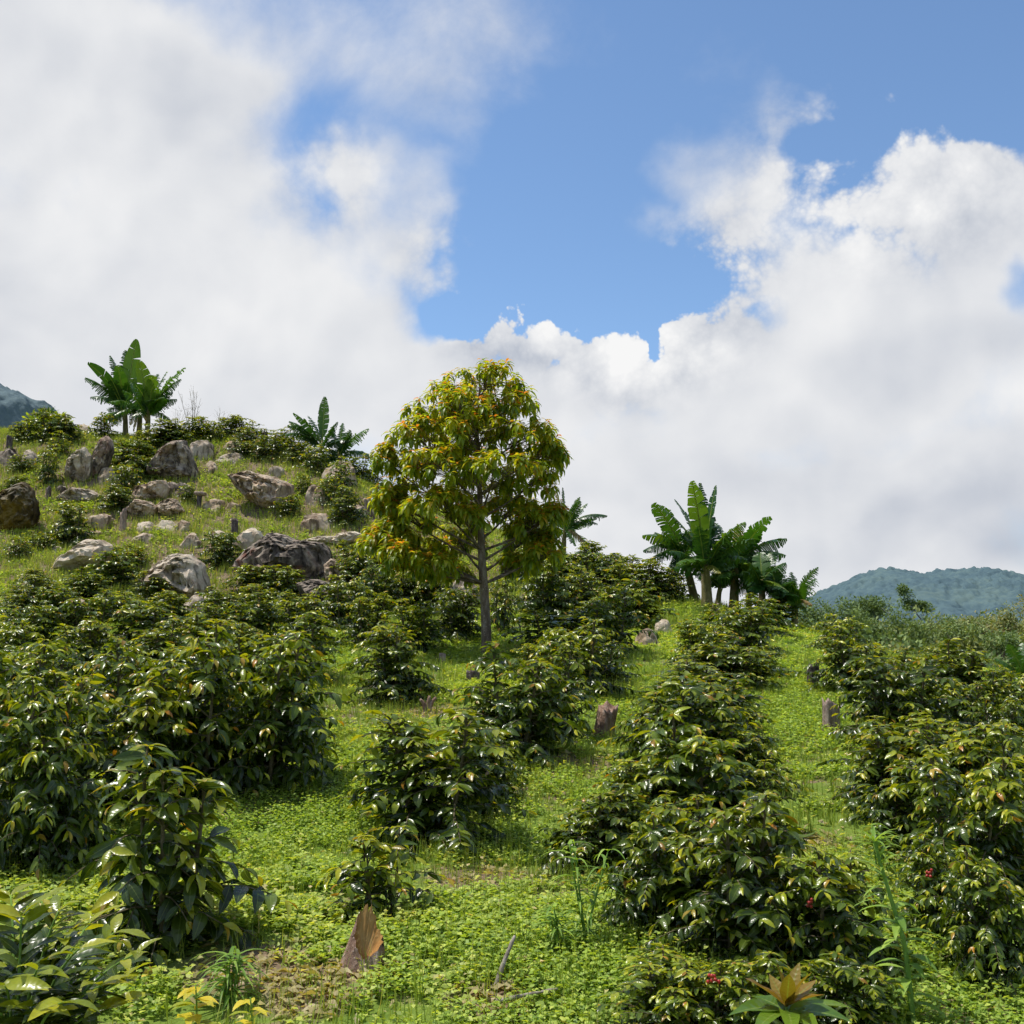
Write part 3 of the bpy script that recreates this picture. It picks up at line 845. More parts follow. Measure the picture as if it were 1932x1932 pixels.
POLY = {'large dark dome': [(272, 903), (281, 874), (299, 851), (328, 831), (349, 829), (358, 847), (369, 870), (378, 894), (380, 912), (315, 912)],
        'grey left half': [(125, 868), (145, 848), (160, 842), (174, 860), (174, 890), (165, 914), (128, 916), (124, 890)],
        'darker right half': [(170, 868), (180, 842), (188, 826), (200, 820), (212, 830), (216, 848), (206, 880), (190, 904), (172, 909)],
        'smooth white': [(98, 1088), (108, 1060), (140, 1035), (165, 1017), (195, 1018), (213, 1028), (214, 1054), (190, 1066), (150, 1078), (125, 1090)],
        'grey dome boulder': [(255, 1098), (280, 1075), (310, 1052), (330, 1044), (360, 1046), (382, 1060), (394, 1090), (404, 1122), (395, 1138), (340, 1132), (290, 1122)],
        'biggest dark': [(439, 1066), (462, 1040), (491, 1017), (505, 1005), (544, 1009), (558, 1018), (614, 1024), (627, 1044), (632, 1084), (618, 1104), (553, 1106), (509, 1110), (474, 1098), (449, 1080)],
        'grey rock tucked': [(558, 1100), (590, 1092), (616, 1096), (633, 1112), (640, 1122), (630, 1148), (596, 1154), (568, 1128)],
        'narrow rusty': [(610, 1066), (624, 1054), (638, 1060), (647, 1078), (640, 1116), (618, 1116)],
        'mossy orange': [(-18, 940), (0, 929), (25, 915), (45, 907), (58, 918), (70, 945), (74, 970), (66, 995), (30, 1014), (-18, 1014)],
        'long low grey': [(107, 942), (118, 930), (140, 920), (175, 925), (197, 937), (190, 952), (125, 952)],
        'reddish-ended': [(248, 937), (255, 920), (290, 908), (312, 905), (321, 920), (316, 942), (280, 950), (252, 948)],
        'left of the two': [(240, 960), (255, 941), (285, 947), (302, 958), (292, 974), (250, 982)],
        'right of the two': [(293, 952), (320, 939), (335, 943), (351, 966), (322, 980), (303, 968)],
        'broad bare': [(430, 897), (470, 889), (520, 899), (557, 915), (552, 942), (520, 972), (495, 960), (468, 944), (446, 922)],
        'pale pointed': [(612, 1024), (640, 1006), (670, 1002), (686, 1008), (672, 1022), (640, 1032)],
        'long pale slab': [(562, 1022), (600, 1012), (637, 1011), (627, 1026), (595, 1031)]}
for i, (px, py, w, h, lab, mt) in enumerate(BO):
    pl = [v for k_, v in POLY.items() if lab.startswith(k_)]
    if pl:
        boulder(0, 0, 1, 1, lab, M[mt], 11 + i, cuts=6 + i % 4, sub=5, deep=.8, poly=pl[0]); continue
    w *= 1.12
    boulder(px, py, w, h, lab, M[mt], 11 + i, cuts=5 + i % 5, sub=5 if w > 90 else 4, deep=.85)

# ------------------------------------------------------------------ stumps and sticks
def stump(px, py, w, h, label, mat, seed, lean=0., jag=.12, name='stump'):
    g = ground(px, py); k = ppm(g[1]); W, Hh = w / k, h / k
    rs = np.random.default_rng(seed); ns = 18; rows = 9
    m_ = MB(); V = []
    th = np.linspace(0, 2 * np.pi, ns, endpoint=False)
    lob = 1 + .12 * np.sin(th * 3 + rs.random() * 6) + .07 * np.sin(th * 5 + rs.random() * 6) + rs.normal(size=ns) * .03
    topv = 1 + jag * np.sin(th + rs.random() * 6) + jag * .6 * rs.normal(size=ns)
    for i in range(rows):
        f = i / (rows - 1)
        r_ = W * .5 * (1.25 - .35 * min(1, f * 2.2)) * lob * (1 + rs.normal(size=ns) * .015)
        z_ = -.1 + (Hh * np.clip(topv, .45, 1.6) + .1) * f
        V.append(np.stack([np.cos(th) * r_ + lean * z_, np.sin(th) * r_, z_], 1))
    for s_, dz in ((.72, -.01), (.4, -.05), (.02, -.06)):
        a = V[rows - 1].copy(); c = a.mean(0); a = c + (a - c) * s_; a[:, 2] = a[:, 2] * s_ + (1 - s_) * Hh * .85 + dz * Hh; V.append(a)
    rr = len(V); q = []
    for i in range(rr - 1):
        for j in range(ns):
            kk = (j + 1) % ns; q.append([i * ns + j, i * ns + kk, (i + 1) * ns + kk, (i + 1) * ns + j])
    m_.add(np.concatenate(V), q)
    o = obj(name, m_.mesh(name, True), mat); o.location = (g[0], g[1] + W * .3, float(H(g[0], g[1] + W * .3)))
    tag(o, label, 'tree stump', 'cut stumps left among the coffee')
    return o


stump(1572, 1382, 34, 50, 'pale weathered stump beside the right-hand grass path', M['stump'], 1)
stump(1536, 1300, 24, 42, 'narrow grey stump farther up the right-hand path', M['stump_dark'], 2)
stump(1138, 1390, 38, 50, 'reddish grey split stump right of the middle row', M['stump_red'], 3, lean=.2)
stump(893, 1291, 27, 22, 'dark burnt stump in front of the reddish tree', M['stump_dark'], 4)
stump(835, 1258, 14, 22, 'small brown stump just left of the tree base', M['stump'], 5)
stump(1351, 1172, 14, 30, 'grey upright stump at the foot of the banana clump', M['stump'], 6)
stump(1172, 1078, 10, 22, 'reddish post stump on the skyline right of the tree', M['stump_red'], 7)
stump(441, 1012, 14, 32, 'short dark grey stump above the biggest boulder', M['stump_dark'], 8, jag=.08)
stump(230, 1004, 13, 38, 'thin brown stump under a spreading coffee bush on the hill', M['stump'], 9)
stump(497, 842, 14, 28, 'grey post stump on the hill skyline', M['stump'], 10, jag=.08)
stump(15, 850, 12, 26, 'jagged stump on the rock at the left edge', M['stump_dark'], 12)
stump(90, 946, 10, 24, 'tiny dark stump beside the mossy boulder', M['stump_dark'], 14)
# mushroom shaped stump
g = ground(375, 962); k = ppm(g[1])
t = thing('stump', g, 'mushroom-shaped pale stump with flat cap on the hill', 'tree stump', 'cut stumps left among the coffee')
m_ = MB(); tube(m_, [[0, 0, -.1], [0, 0, .15], [.01, 0, 28 / k]], [6 / k, 4.5 / k, 5 / k], 10); obj('post', m_.mesh('post'), M['stump_dark'], t)
m_ = MB(); tube(m_, [[.02, 0, 26 / k], [.02, 0, 29 / k], [.03, 0, 33 / k], [.03, 0, 34 / k]], [6 / k, 13 / k, 12 / k, 7 / k], 10); obj('cap', m_.mesh('cap'), M['stump'], t)
# pronged root stump
g = ground(806, 1348); k = ppm(g[1])
m_ = MB()
for a, b in ((-.5, .9), (.15, 1.1), (.6, 1.0)):
    tube(m_, curve([0, 0, -.05], [a * .04, 0, .12], [a * .16, .02 * a, b * 30 / k], 6), np.linspace(.035, .014, 6), 7)
o = obj('stump', m_.mesh('stump'), M['stump_red']); o.location = g
tag(o, 'three-pronged broken stump on the grass left of the middle row', 'tree stump', 'cut stumps left among the coffee')
# split foreground stump
g = ground(680, 1838); k = ppm(g[1]) * 1.14
t = thing('stump', g, 'split reddish foreground stump with a tall splinter and orange cut face', 'tree stump', 'cut stumps left among the coffee', 0)
ns = 44; th = np.linspace(0, 2 * np.pi, ns, endpoint=False); rs = np.random.default_rng(3)
lob = 1 + .10 * np.sin(th * 3 + 1) + rs.normal(size=ns) * .05
hts = np.interp(th, [0, .6, 1.2, 1.75, 2.3, 3.1, 3.9, 4.7, 5.5, 6.28], [54, 66, 92, 126, 118, 92, 62, 26, 30, 54]) / k * (1 + .05 * rs.normal(size=ns))
outer = []
for f in np.linspace(0, 1, 9):
    r_ = 48 / k * (1.25 - .62 * f) * lob
    z_ = -.12 + (hts + .12) * f
    outer.append(np.stack([np.cos(th) * r_ + .16 * np.clip(z_, 0, 1) , np.sin(th) * r_ * .8 - .0 + .05 * f, z_], 1))
m_ = MB(); q = []
for i in range(8):
    for j in range(ns):
        kk = (j + 1) % ns; q.append([i * ns + j, i * ns + kk, (i + 1) * ns + kk, (i + 1) * ns + j])
m_.add(np.concatenate(outer), q); obj('bark', m_.mesh('bark'), M['stump_red'], t)
inner = [outer[-1] * .999]
c = np.array([.0, .02, .02])
for s_ in (.85, .6, .3, .02):
    a = outer[-1].copy(); a[:, :2] = c[:2] + (a[:, :2] - c[:2]) * s_; a[:, 2] = a[:, 2] * s_ ** 1.3 + .03 * (1 - s_); inner.append(a)
m_ = MB(); q = []
for i in range(4):
    for j in range(ns):
        kk = (j + 1) % ns; q.append([i * ns + j, i * ns + kk, (i + 1) * ns + kk, (i + 1) * ns + j])
m_.add(np.concatenate(inner), q); obj('cut_face', m_.mesh('cut_face'), M['stump_cut'], t, 'orange-brown split wood face')


def stick(p, r, label):
    m_ = MB(); tube(m_, smooth_path(p, 8), np.linspace(r, r * .5, 8) * (1 + .15 * rng.normal(size=8)), 7)
    o = obj('stick', m_.mesh('stick'), M['twig']); tag(o, label, 'stick', 'dead sticks lying on the ground')


g = ground(935, 1870)
stick([g + [0, 0, .0], g + [.03, .02, .09], g + [.09, .06, .22]], .014, 'grey broken stick poking up from the weeds in the lower middle')
g = ground(985, 1922)
stick([g + [-.12, 0, .05], g + [0, .03, .07], g + [.16, .06, .09]], .012, 'pale stick lying flat in weeds at the bottom edge')


# ------------------------------------------------------------------ the reddish tree
tb = ground(918, 1238); TY = tb[1]; tk = ppm(TY)


def tp(px, py, dy=0.):
    """point in the tree: photo position at the trunk's depth, dy metres nearer/farther"""
    p = at(px, py, TY); p[1] += dy; return p - tb


tree = thing('tree', tb, 'rounded tree with orange-tinged drooping leaves standing alone on the slope', 'tree')
tr = MB()
trunk = smooth_path([tp(918, 1250), tp(918, 1200), tp(914, 1120), tp(908, 1040), tp(907, 960), tp(902, 880), tp(900, 800), tp(905, 730)], 26)
tube(tr, trunk, np.interp(np.linspace(0, 1, 26), [0, .06, .3, .6, 1], np.array([13, 9.5, 8, 5, 1.5]) / tk), 12)
clumps = [  # px, py, dy, rx, ry, rz (photo px)
    (915, 725, 0, 78, 75, 46), (835, 760, .1, 70, 75, 44), (965, 765, -.1, 50, 60, 42), (870, 780, -.5, 70, 60, 40), (880, 790, .6, 80, 60, 44),
    (795, 835, -.1, 68, 75, 50), (905, 835, -.7, 80, 70, 40), (985, 835, -.2, 72, 75, 46), (1010, 860, .3, 55, 60, 42), (860, 850, .8, 80, 70, 46),
    (770, 905, 0, 50, 60, 50), (830, 890, -.6, 70, 60, 40), (940, 905, -.95, 95, 70, 36), (1000, 910, .2, 55, 60, 46), (880, 915, .9, 80, 60, 46),
    (765, 975, .1, 55, 60, 46), (835, 965, -.5, 65, 60, 40), (745, 1025, -.1, 50, 55, 32), (800, 1035, .5, 60, 60, 34), (1015, 985, .1, 45, 55, 50),
    (990, 1010, .6, 50, 55, 44), (780, 1070, -.3, 55, 50, 26), (960, 955, .7, 60, 60, 40), (1030, 1030, .2, 28, 35, 34), (860, 1010, .9, 60, 50, 36), (880, 985, -.6, 45, 45, 30),
    (735, 1000, .0, 40, 45, 30), (1040, 850, .0, 30, 40, 30), (725, 860, 0, 20, 30, 26), (850, 1075, .5, 40, 40, 24), (715, 1020, -.1, 42, 40, 24), (760, 1050, -.4, 50, 45, 26), (735, 940, 0, 34, 40, 30), (830, 1070, -.5, 45, 40, 22), (975, 1060, .3, 45, 45, 24), (1045, 970, 0, 26, 34, 30), (1020, 1050, -.2, 34, 36, 24)]
B = []; D = []; U = []; LL = []; AG = []
for ci, (px, py, dy, rx, ry, rz) in enumerate(clumps):
    c = tp(px, py, dy)
    # limb from the trunk to the clump
    zt = np.clip(c[2] - .25 - .35 * np.hypot(c[0] - trunk[10][0], c[1]), 1.15, trunk[-1][2])
    i = int(np.argmin(abs(trunk[:, 2] - zt))); s0 = trunk[i]
    mid = s0 * .45 + c * .55 + np.array([0, 0, -.10]) + rng.normal(size=3) * .05
    limb = curve(s0, mid, c, 9); tube(tr, limb, np.linspace(.024, .007, 9), 6)
    nt = int(20 * (rx * rz / 2400.0) ** .7) + 16
    for j in range(nt):
        v = rng.normal(size=3); v /= np.linalg.norm(v)
        if v[2] < -.35: v[2] = abs(v[2])
        rr = .55 + .5 * rng.random() ** .6
        e = c + v * np.array([rx, ry, rz]) / tk * rr
        b0 = limb[5 + j % 4]
        tube(tr, curve(b0, (b0 + e) / 2 + np.array([0, 0, -.02]), e, 4), np.linspace(.005, .0025, 4), 4, cap=False)
        hi_ = v[2] > .1
        nl = rng.integers(10, 15)
        for q in range(nl):
            f = q / nl
            a = q * 2.4 + rng.random() * .5
            el = .55 - 1.5 * f + rng.normal() * .15
            B.append(e + np.array([0, 0, -.07 * f])); D.append(np.array([math.cos(a) * math.cos(el), math.sin(a) * math.cos(el), math.sin(el)]) + v * .35)
            U.append([0, 0, 1.]); LL.append((.10 + .08 * min(1, f * 1.8)) * (.85 + .3 * rng.random()))
            ag = .18 + .36 * rng.random() + .22 * hi_ * rng.random()
            if f < .30 and rng.random() < .42: ag = .62 + .36 * rng.random()
            if py > 960 and px < 790: ag += .02
            AG.append(min(ag, 1.))
cr = MB(); n_ = len(B); LL = np.array(LL)
leaves(cr, np.array(B), np.array(D), np.array(U), LL, LL * .34, .7 + .8 * rng.random(n_), .35, 4, prof_lance, rng.random(n_), np.array(AG), .1)
obj('trunk', tr.mesh('trunk'), M['bark'], tree); obj('crown', cr.mesh('crown'), M['tree'], tree)

# ------------------------------------------------------------------ banana plants
def banana_leaf(p0, p1, sag, W, tear, seed, roll=0.):
    """blade from p0 to p1 arching by sag; split in strips along the side veins"""
    rs = np.random.default_rng(seed); m_ = MB()
    p0 = np.asarray(p0, float); p1 = np.asarray(p1, float); L = np.linalg.norm(p1 - p0)
    ctrl = (p0 + p1) / 2 + np.array([0, 0, sag * L]); ctrl = ctrl + (p1 - p0) * -.05
    N = 29; c = curve(p0, ctrl, p1, N); tg = nrm(np.gradient(c, axis=0))
    side = np.cross(tg, [0, 0, 1.]); l_ = np.linalg.norm(side, axis=1, keepdims=True)
    side = np.where(l_ > .05, side / np.maximum(l_, 1e-6), np.array([1., 0, 0]))
    # keep broad face visible: blend side toward a consistent axis
    side = nrm(side + np.array([.35 * np.sign(side[:, 0].mean() or 1), 0, 0]) * 1.0)
    up = nrm(np.cross(side, tg)); side = np.cross(tg, up)
    upr = abs(p1[2] - p0[2]) / L
    if roll == 0.: roll = (.35 + .5 * rs.random()) * (-1 if side[:, 1].mean() > 0 else 1) * (1 - upr * .6)
    ca, sa = math.cos(roll), math.sin(roll); side, up = side * ca + up * sa, up * ca - side * sa
    tube(m_, c, np.linspace(.022, .004, N) * max(.5, L / 1.4), 5, tint=.8, age=.75)
    fr = np.linspace(0, 1, N); wid = W * .5 * np.clip(np.sin(np.pi * np.clip((fr - .10) / .92, 0, 1) ** .72), 0, 1) ** .6
    tint = rs.random()
    for s_ in (-1, 1):
        i = 3
        while i < N - 1:
            ln = 1 if tear > .6 else (int(rs.integers(1, 4)) if tear > .25 else int(rs.integers(4, 12)))
            j = min(N - 1, i + ln)
            gap = tear * (.12 + .3 * rs.random()); dr = .1 + tear * .9 * rs.random(); fold = (.35 if upr > .75 else -.25 - .4 * rs.random()) - .4 * tear * rs.random()
            cut = 1 - .35 * tear * rs.random()
            rows = []; lts = []; lss = []
            for a in range(i, j + 1):
                e = (a - i) / max(1, j - i)
                row_ = []
                for b in (0, .35, .7, 1.):
                    w = wid[a] * b * cut
                    fwd = .35 * w
                    shr = (0.5 - e) * gap * b * (L / N) * ln
                    p = c[a] + side[a] * s_ * w * math.cos(fold) + up[a] * (w * math.sin(fold) - dr * w * b * b * .55) + tg[a] * (fwd + shr) - np.array([0, 0, dr * w * b * .35])
                    row_.append(p)
                rows.append(row_); lts += [fr[a]] * 4; lss += [0, .35 * s_, .7 * s_, 1. * s_]
            m = j - i + 1; V = np.array(rows).reshape(-1, 3); q = []
            for a in range(m - 1):
                for b in range(3): q.append([a * 4 + b, a * 4 + b + 1, a * 4 + b + 5, a * 4 + b + 4])
            tv = np.clip(tint + rs.normal() * .12, 0, 1)
            m_.add(V, q, tint=tv, age=0., lt=lts, ls=lss)
            i = j
    return m_


def banana(base, crown, tips, label, W=.42, Y=None, r=.085, group='banana plants', lean_src=None):
    g = ground(*base) if Y is None else None
    if Y is not None:
        p = at(base[0], base[1], Y); g = np.array([p[0], Y, p[2]]); g[2] = min(g[2], float(H(g[0], g[1])) + .1)
    Yb = g[1]; k = ppm(Yb)
    t = thing('banana_plant', g, label, 'banana plant', group)
    cpos = at(crown[0], crown[1], Yb) - g
    m_ = MB(); pth = smooth_path([[0, 0, -.2], cpos * .5 + np.array([0, 0, 0]), cpos, cpos * 1.12], 10)
    tube(m_, pth, np.array([1.35, 1.2, 1.1, 1.0, .95, .9, .8, .7, .5, .3]) * r, 12)
    obj('pseudostem', m_.mesh('pseudostem'), M['bstem'], t)
    tips = list(tips)
    reach = np.median([math.hypot(a_[0] - crown[0], a_[1] - crown[1]) for a_ in tips])
    for q_ in range(8):
        a_ = random.uniform(-2.5, 2.5); l_ = reach * random.uniform(.7, 1.0)
        tips.append((crown[0] + math.sin(a_) * l_, crown[1] - math.cos(a_) * l_ * .8, random.choice((-1, 1)) * random.uniform(.3, .8), random.uniform(.35, .9), random.uniform(.05, .6), .85))
    for i, tip in enumerate(tips):
        tx, ty = tip[0], tip[1]; dy = tip[2] if len(tip) > 2 else random.uniform(-.4, .4)
        tear = min(.95, (tip[3] if len(tip) > 3 else .35) + .15); age = tip[4] if len(tip) > 4 else random.uniform(.1, .6)
        wm = tip[5] if len(tip) > 5 else 1.
        p1 = at(tx, ty, Yb) - g; p1[1] += dy
        dv = p1 - cpos; el = dv[2] / max(1e-3, np.linalg.norm(dv))
        sag = .14 + .22 * (1 - abs(el)) if el > -.4 else .35
        lm = banana_leaf(cpos + np.array([0, 0, -.02 * i]), p1, sag, W * wm, tear, int(tx * 7 + ty))
        a = np.concatenate(lm.at['age']); a = np.where(a < .01, age, a) if age < .85 else np.full_like(a, age)
        lm.at['age'] = [a]
        obj('leaf', lm.mesh('leaf'), M['banana'], t, 'dry brown hanging leaf' if age > .85 else None)
    return t


GA = 'banana plants on the hill'
banana((238, 812), (236, 764), [(214, 742, -.3, .6, .3), (250, 730, -.4, .5, .5), (222, 712, .4, .4, .2), (192, 722, .3, .7, .1), (255, 690, .3, .4, .3), (172, 690, -.3, .05, .5, 1.1), (204, 668, .2, .8, .2), (231, 656, .3, .6, .3), (262, 643, -.2, .08, .55, 1.1), (168, 748, .1, .85, .2, .8), (170, 718, -.4, .8, .3), (212, 796, -.4, .7, .2), (198, 770, .3, .7, .2), (300, 730, .5, .4, .4), (236, 700, -.7, .2, .5)],
       'taller left banana plant of the hilltop clump', .52, group=GA)
banana((278, 812), (281, 768), [(300, 760, -.4, .7, .2), (262, 730, -.4, .5, .4), (290, 700, .4, .5, .3), (320, 735, .3, .7, .2), (248, 748, .3, .6, .1), (270, 686, -.4, .1, .6, 1.2), (348, 692, .1, .7, .5), (347, 720, -.3, .8, .3, .8), (332, 752, .1, .6, .2), (308, 694, .4, .8, .6, .7), (258, 790, -.4, .6, .2), (300, 716, -.5, .2, .6), (246, 772, .2, .6, .1)],
       'right banana plant of the hilltop clump with torn leaves', .50, group=GA)
banana((262, 814), (266, 764), [(240, 716, .3, .4, .3), (292, 712, -.3, .5, .4), (282, 800, -.3, .5, .95, .6), (250, 812, -.3, .5, .95, .5), (262, 820, -.5, .6, .95, .5)],
       'short middle banana plant of the hilltop clump with straw-coloured dead leaves', .40, group=GA)
banana((606, 862), (608, 836), [(614, 750, -.1, .25, .25, .9), (602, 762, .2, .5, .2, .5), (557, 783, -.3, .3, .4, .8), (544, 799, .2, .8, .2, .6), (578, 781, .3, .5, .3), (630, 800, .2, .7, .1), (560, 830, -.2, .7, .2)],
       'banana plant with one upright leaf on the hill shoulder', .40, group=GA)
banana((642, 872), (640, 856), [(645, 797, .1, .75, .15), (697, 811, -.2, .8, .5), (708, 864, .1, .75, .1), (622, 806, .3, .6, .2), (668, 812, .4, .7, .2), (610, 850, -.2, .7, .2)],
       'low dark banana plant right of the upright-leaved one', .40, group=GA)
GC = 'banana plants behind the reddish tree'
banana((1062, 1050), (1066, 992), [(1062, 918, .1, .9, .1, .4), (1046, 920, .3, .9, .9, .4), (1093, 940, -.2, .85, .2, .7), (1109, 948, .2, .85, .2, .7), (1146, 973, 0, .9, .2, .8), (1116, 1042, -.1, .9, .96, .6), (1086, 1032, -.3, .7, .3, .7), (1130, 985, .4, .85, .3, .6), (1030, 1000, .3, .4, .5)],
       'ragged banana plant with shredded leaves just right of the tree crown', .40, group=GC, r=.07)
banana((985, 1075), (988, 1030), [(955, 1000, -.2, .1, .6), (1030, 1000, .1, .2, .5), (1000, 965, .2, .3, .5), (1045, 1030, -.2, .2, .6)],
       'low broad-leaved banana plant seen under the tree crown', .40, group=GC)
GD = 'banana plants of the right-hand clump'
banana((1335, 1150), (1330, 1052), [(1298, 915, -.5, .30, .6, .86), (1276, 939, .25, .30, .45, .9), (1249, 949, .4, .9, .2, .7), (1326, 907, .3, .85, .2, .8), (1354, 913, .2, .3, .2, .6), (1396, 990, -.5, .6, .6), (1344, 950, .5, .3, .1, 1.0), (1362, 985, .5, .4, .05, 1.0), (1310, 1000, .6, .3, .05, 1.0), (1402, 1058, -.4, .65, .4, .9), (1300, 1062, -.5, .4, .5, .7), (1352, 1085, -.5, .5, .86, .6), (1290, 1000, .4, .3, .1)],
       'largest banana plant with broad upright leaves in the right-hand clump', .50, group=GD, r=.11)
banana((1316, 1140), (1286, 1036), [(1228, 955, -.35, .3, .5, 1.05), (1210, 1012, -.2, .2, .6, .95), (1214, 1038, .1, .7, .1, .9), (1204, 1072, -.2, .75, .35, .8), (1252, 1082, -.5, .75, .1, .8), (1262, 1110, -.2, .7, .05, .7), (1302, 1000, -.4, .75, .45, .8), (1262, 985, .3, .3, .3), (1320, 1010, .4, .3, .1), (1240, 1000, .4, .3, .1), (1300, 1075, -.5, .7, .1)],
       'leaning banana plant on the left side of the right-hand clump', .46, group=GD)
banana((1383, 1142), (1388, 1062), [(1396, 988, .2, .85, .92, .7), (1453, 978, -.1, .3, .45, 1.1), (1480, 1018, -.2, .6, .4, 1.0), (1487, 1046, .2, .7, .3), (1431, 1080, -.5, .15, .7), (1355, 982, .4, .5, .2), (1345, 1080, -.5, .3, .6), (1425, 1000, -.4, .3, .5, 1.1), (1440, 1050, .4, .3, .2), (1378, 1100, -.2, .7, .95, .5)],
       'pale-stemmed banana plant in the middle of the right-hand clump', .52, group=GD, r=.10)
banana((1436, 1142), (1438, 1096), [(1480, 1062, -.1, .7, .2), (1482, 1118, -.3, .1, .8, .8), (1400, 1080, -.2, .3, .3), (1460, 1040, .3, .5, .2), (1412, 1120, -.3, .4, .3), (1470, 1090, .2, .4, .2), (1440, 1040, .3, .3, .3)],
       'short banana plant with a yellowing drooping leaf in the right-hand clump', .46, group=GD)
banana((1352, 1146), (1360, 1098), [(1335, 1050, -.2, .3, .3), (1400, 1062, .2, .5, .2), (1385, 1100, -.2, .4, .4), (1325, 1090, -.2, .5, .1), (1372, 1040, .2, .3, .2)],
       'low dark banana sucker between the two thick stems of the right-hand clump', .40, group=GD, r=.06)
banana((1412, 1146), (1412, 1104), [(1390, 1060, -.1, .4, .1), (1440, 1070, .2, .4, .2), (1446, 1108, -.2, .6, .1), (1384, 1096, -.2, .6, .1), (1420, 1050, .3, .3, .2)],
       'low dark banana sucker right of the pale stem in the right-hand clump', .42, group=GD, r=.06)
banana((1466, 1158), (1467, 1116), [(1450, 1070, -.1, .4, .2), (1492, 1088, .2, .5, .2), (1496, 1124, -.2, .6, .1), (1440, 1108, -.2, .6, .1), (1474, 1064, .3, .5, .2)],
       'low banana sucker next to the small ragged plant at the clump end', .40, group=GD, r=.06)
banana((1497, 1172), (1502, 1128), [(1541, 1071, -.1, .75, .3), (1495, 1079, .1, .6, .3, .8), (1544, 1090, .2, .8, .3), (1528, 1142, -.2, .7, .95, .6), (1462, 1112, -.1, .4, .4), (1476, 1092, .3, .5, .3), (1516, 1150, -.2, .5, .3)],
       'small ragged banana plant at the right end of the clump', .36, group=GD, r=.07)
banana((1930, 1310), (1934, 1280), [(1896, 1216, -.1, .6, .3, .7), (1884, 1242, .1, .6, .2, .7), (1888, 1278, -.2, .4, .5, .8), (1910, 1232, .2, .5, .3), (1990, 1240, 0, .4, .4), (1950, 1210, .2, .4, .4)],
       'banana plant cut off by the right picture edge', .34, Y=15.2, r=.06, group='banana plant at the right edge')

# ------------------------------------------------------------------ other named plants
def blob_tree(px, py, Y, wpx, hpx, trunkpx, label, seed, cat='tree', nclump=10, leaf=.4, nleaf=1400, age=(.1, .6), mat=None, group=None, blobs=None, name='tree', sink=0.3):
    """trunk plus a crown of many leaf faces in uneven clumps; py = foot of the tree"""
    rs = np.random.default_rng(seed); g = at(px, py, Y) if Y < 60 else far_ground(px, py)
    if Y >= 60: leaf = leaf * g[1] / Y; Y = g[1]
    k = ppm(Y)
    t = thing(name, g, label, cat, group)
    cr = MB(); tr = MB()
    if Y > 60: wpx *= 1.15; hpx *= 1.5; trunkpx *= 1.6
    Wm, Hm, T = wpx / k, hpx / k, trunkpx / k
    if blobs is None:
        blobs = []
        for i in range(nclump):
            a = rs.random() * 6.28; r_ = rs.random() ** .5 * .36
            blobs.append((math.cos(a) * r_ * Wm, math.sin(a) * r_ * Wm, T + Hm * (.25 + .5 * rs.random() * (1 - r_)), Wm * (.17 + .1 * rs.random()), Hm * (.22 + .12 * rs.random())))
    tube(tr, smooth_path([[0, 0, -sink * 3 - .5], [rs.normal() * .02 * Wm, 0, T * .6], [0, 0, T + Hm * .3]], 8), np.linspace(.05, .015, 8) * Wm * .5 + .01, 7)
    for bx, by, bz, rr, rh in blobs:
        tube(tr, curve([0, 0, T * .7], [bx * .4, by * .4, T * .8 + bz * .2], [bx, by, bz], 5), np.linspace(.02, .006, 5) * Wm * .5 + .004, 5)
        n_ = int(nleaf / len(blobs))
        v = nrm(rs.normal(size=(n_, 3))); p = v * (rs.random((n_, 1)) ** .4) * np.array([rr, rr, rh]) + np.array([bx, by, bz])
        d = v + rs.normal(size=(n_, 3)) * .7
        leaves(cr, p, d, np.array([0, 0, 1.]) + rs.normal(size=(n_, 3)) * .5, leaf * (.6 + .8 * rs.random(n_)), leaf * .5, .5, .2, 2, prof_coffee, rs.random(n_), age[0] + (age[1] - age[0]) * rs.random(n_))
    obj('trunk', tr.mesh('trunk'), M['bark'], t); obj('crown', cr.mesh('crown'), mat or M['far_leaf'], t)
    return t


GF = 'trees beyond the crest on the right'
blob_tree(1645, 1196, 150, 72, 40, 14, 'round dense dark tree beyond the crest', 1, leaf=.45, nleaf=2600, nclump=16, age=(0, .35), group=GF)
kk = ppm(far_ground(1755, 1196)[1])
blob_tree(1755, 1196, 150, 60, 40, 10, 'leaning two-tufted tree with bare forked trunk beyond the crest', 2, leaf=.4, nleaf=1500, age=(0, .4), group=GF,
          blobs=[(-42 / kk, 0, 72 / kk, 14 / kk, 17 / kk), (-34 / kk, .3, 56 / kk, 13 / kk, 9 / kk), (-48 / kk, 0, 86 / kk, 9 / kk, 9 / kk), (-6 / kk, 0, 52 / kk, 16 / kk, 10 / kk), (-16 / kk, .2, 56 / kk, 10 / kk, 8 / kk)])
blob_tree(1850, 1212, 160, 120, 26, 10, 'flat-topped olive umbrella tree beyond the crest', 3, leaf=.4, nleaf=2200, nclump=14, age=(.4, .9), group=GF)
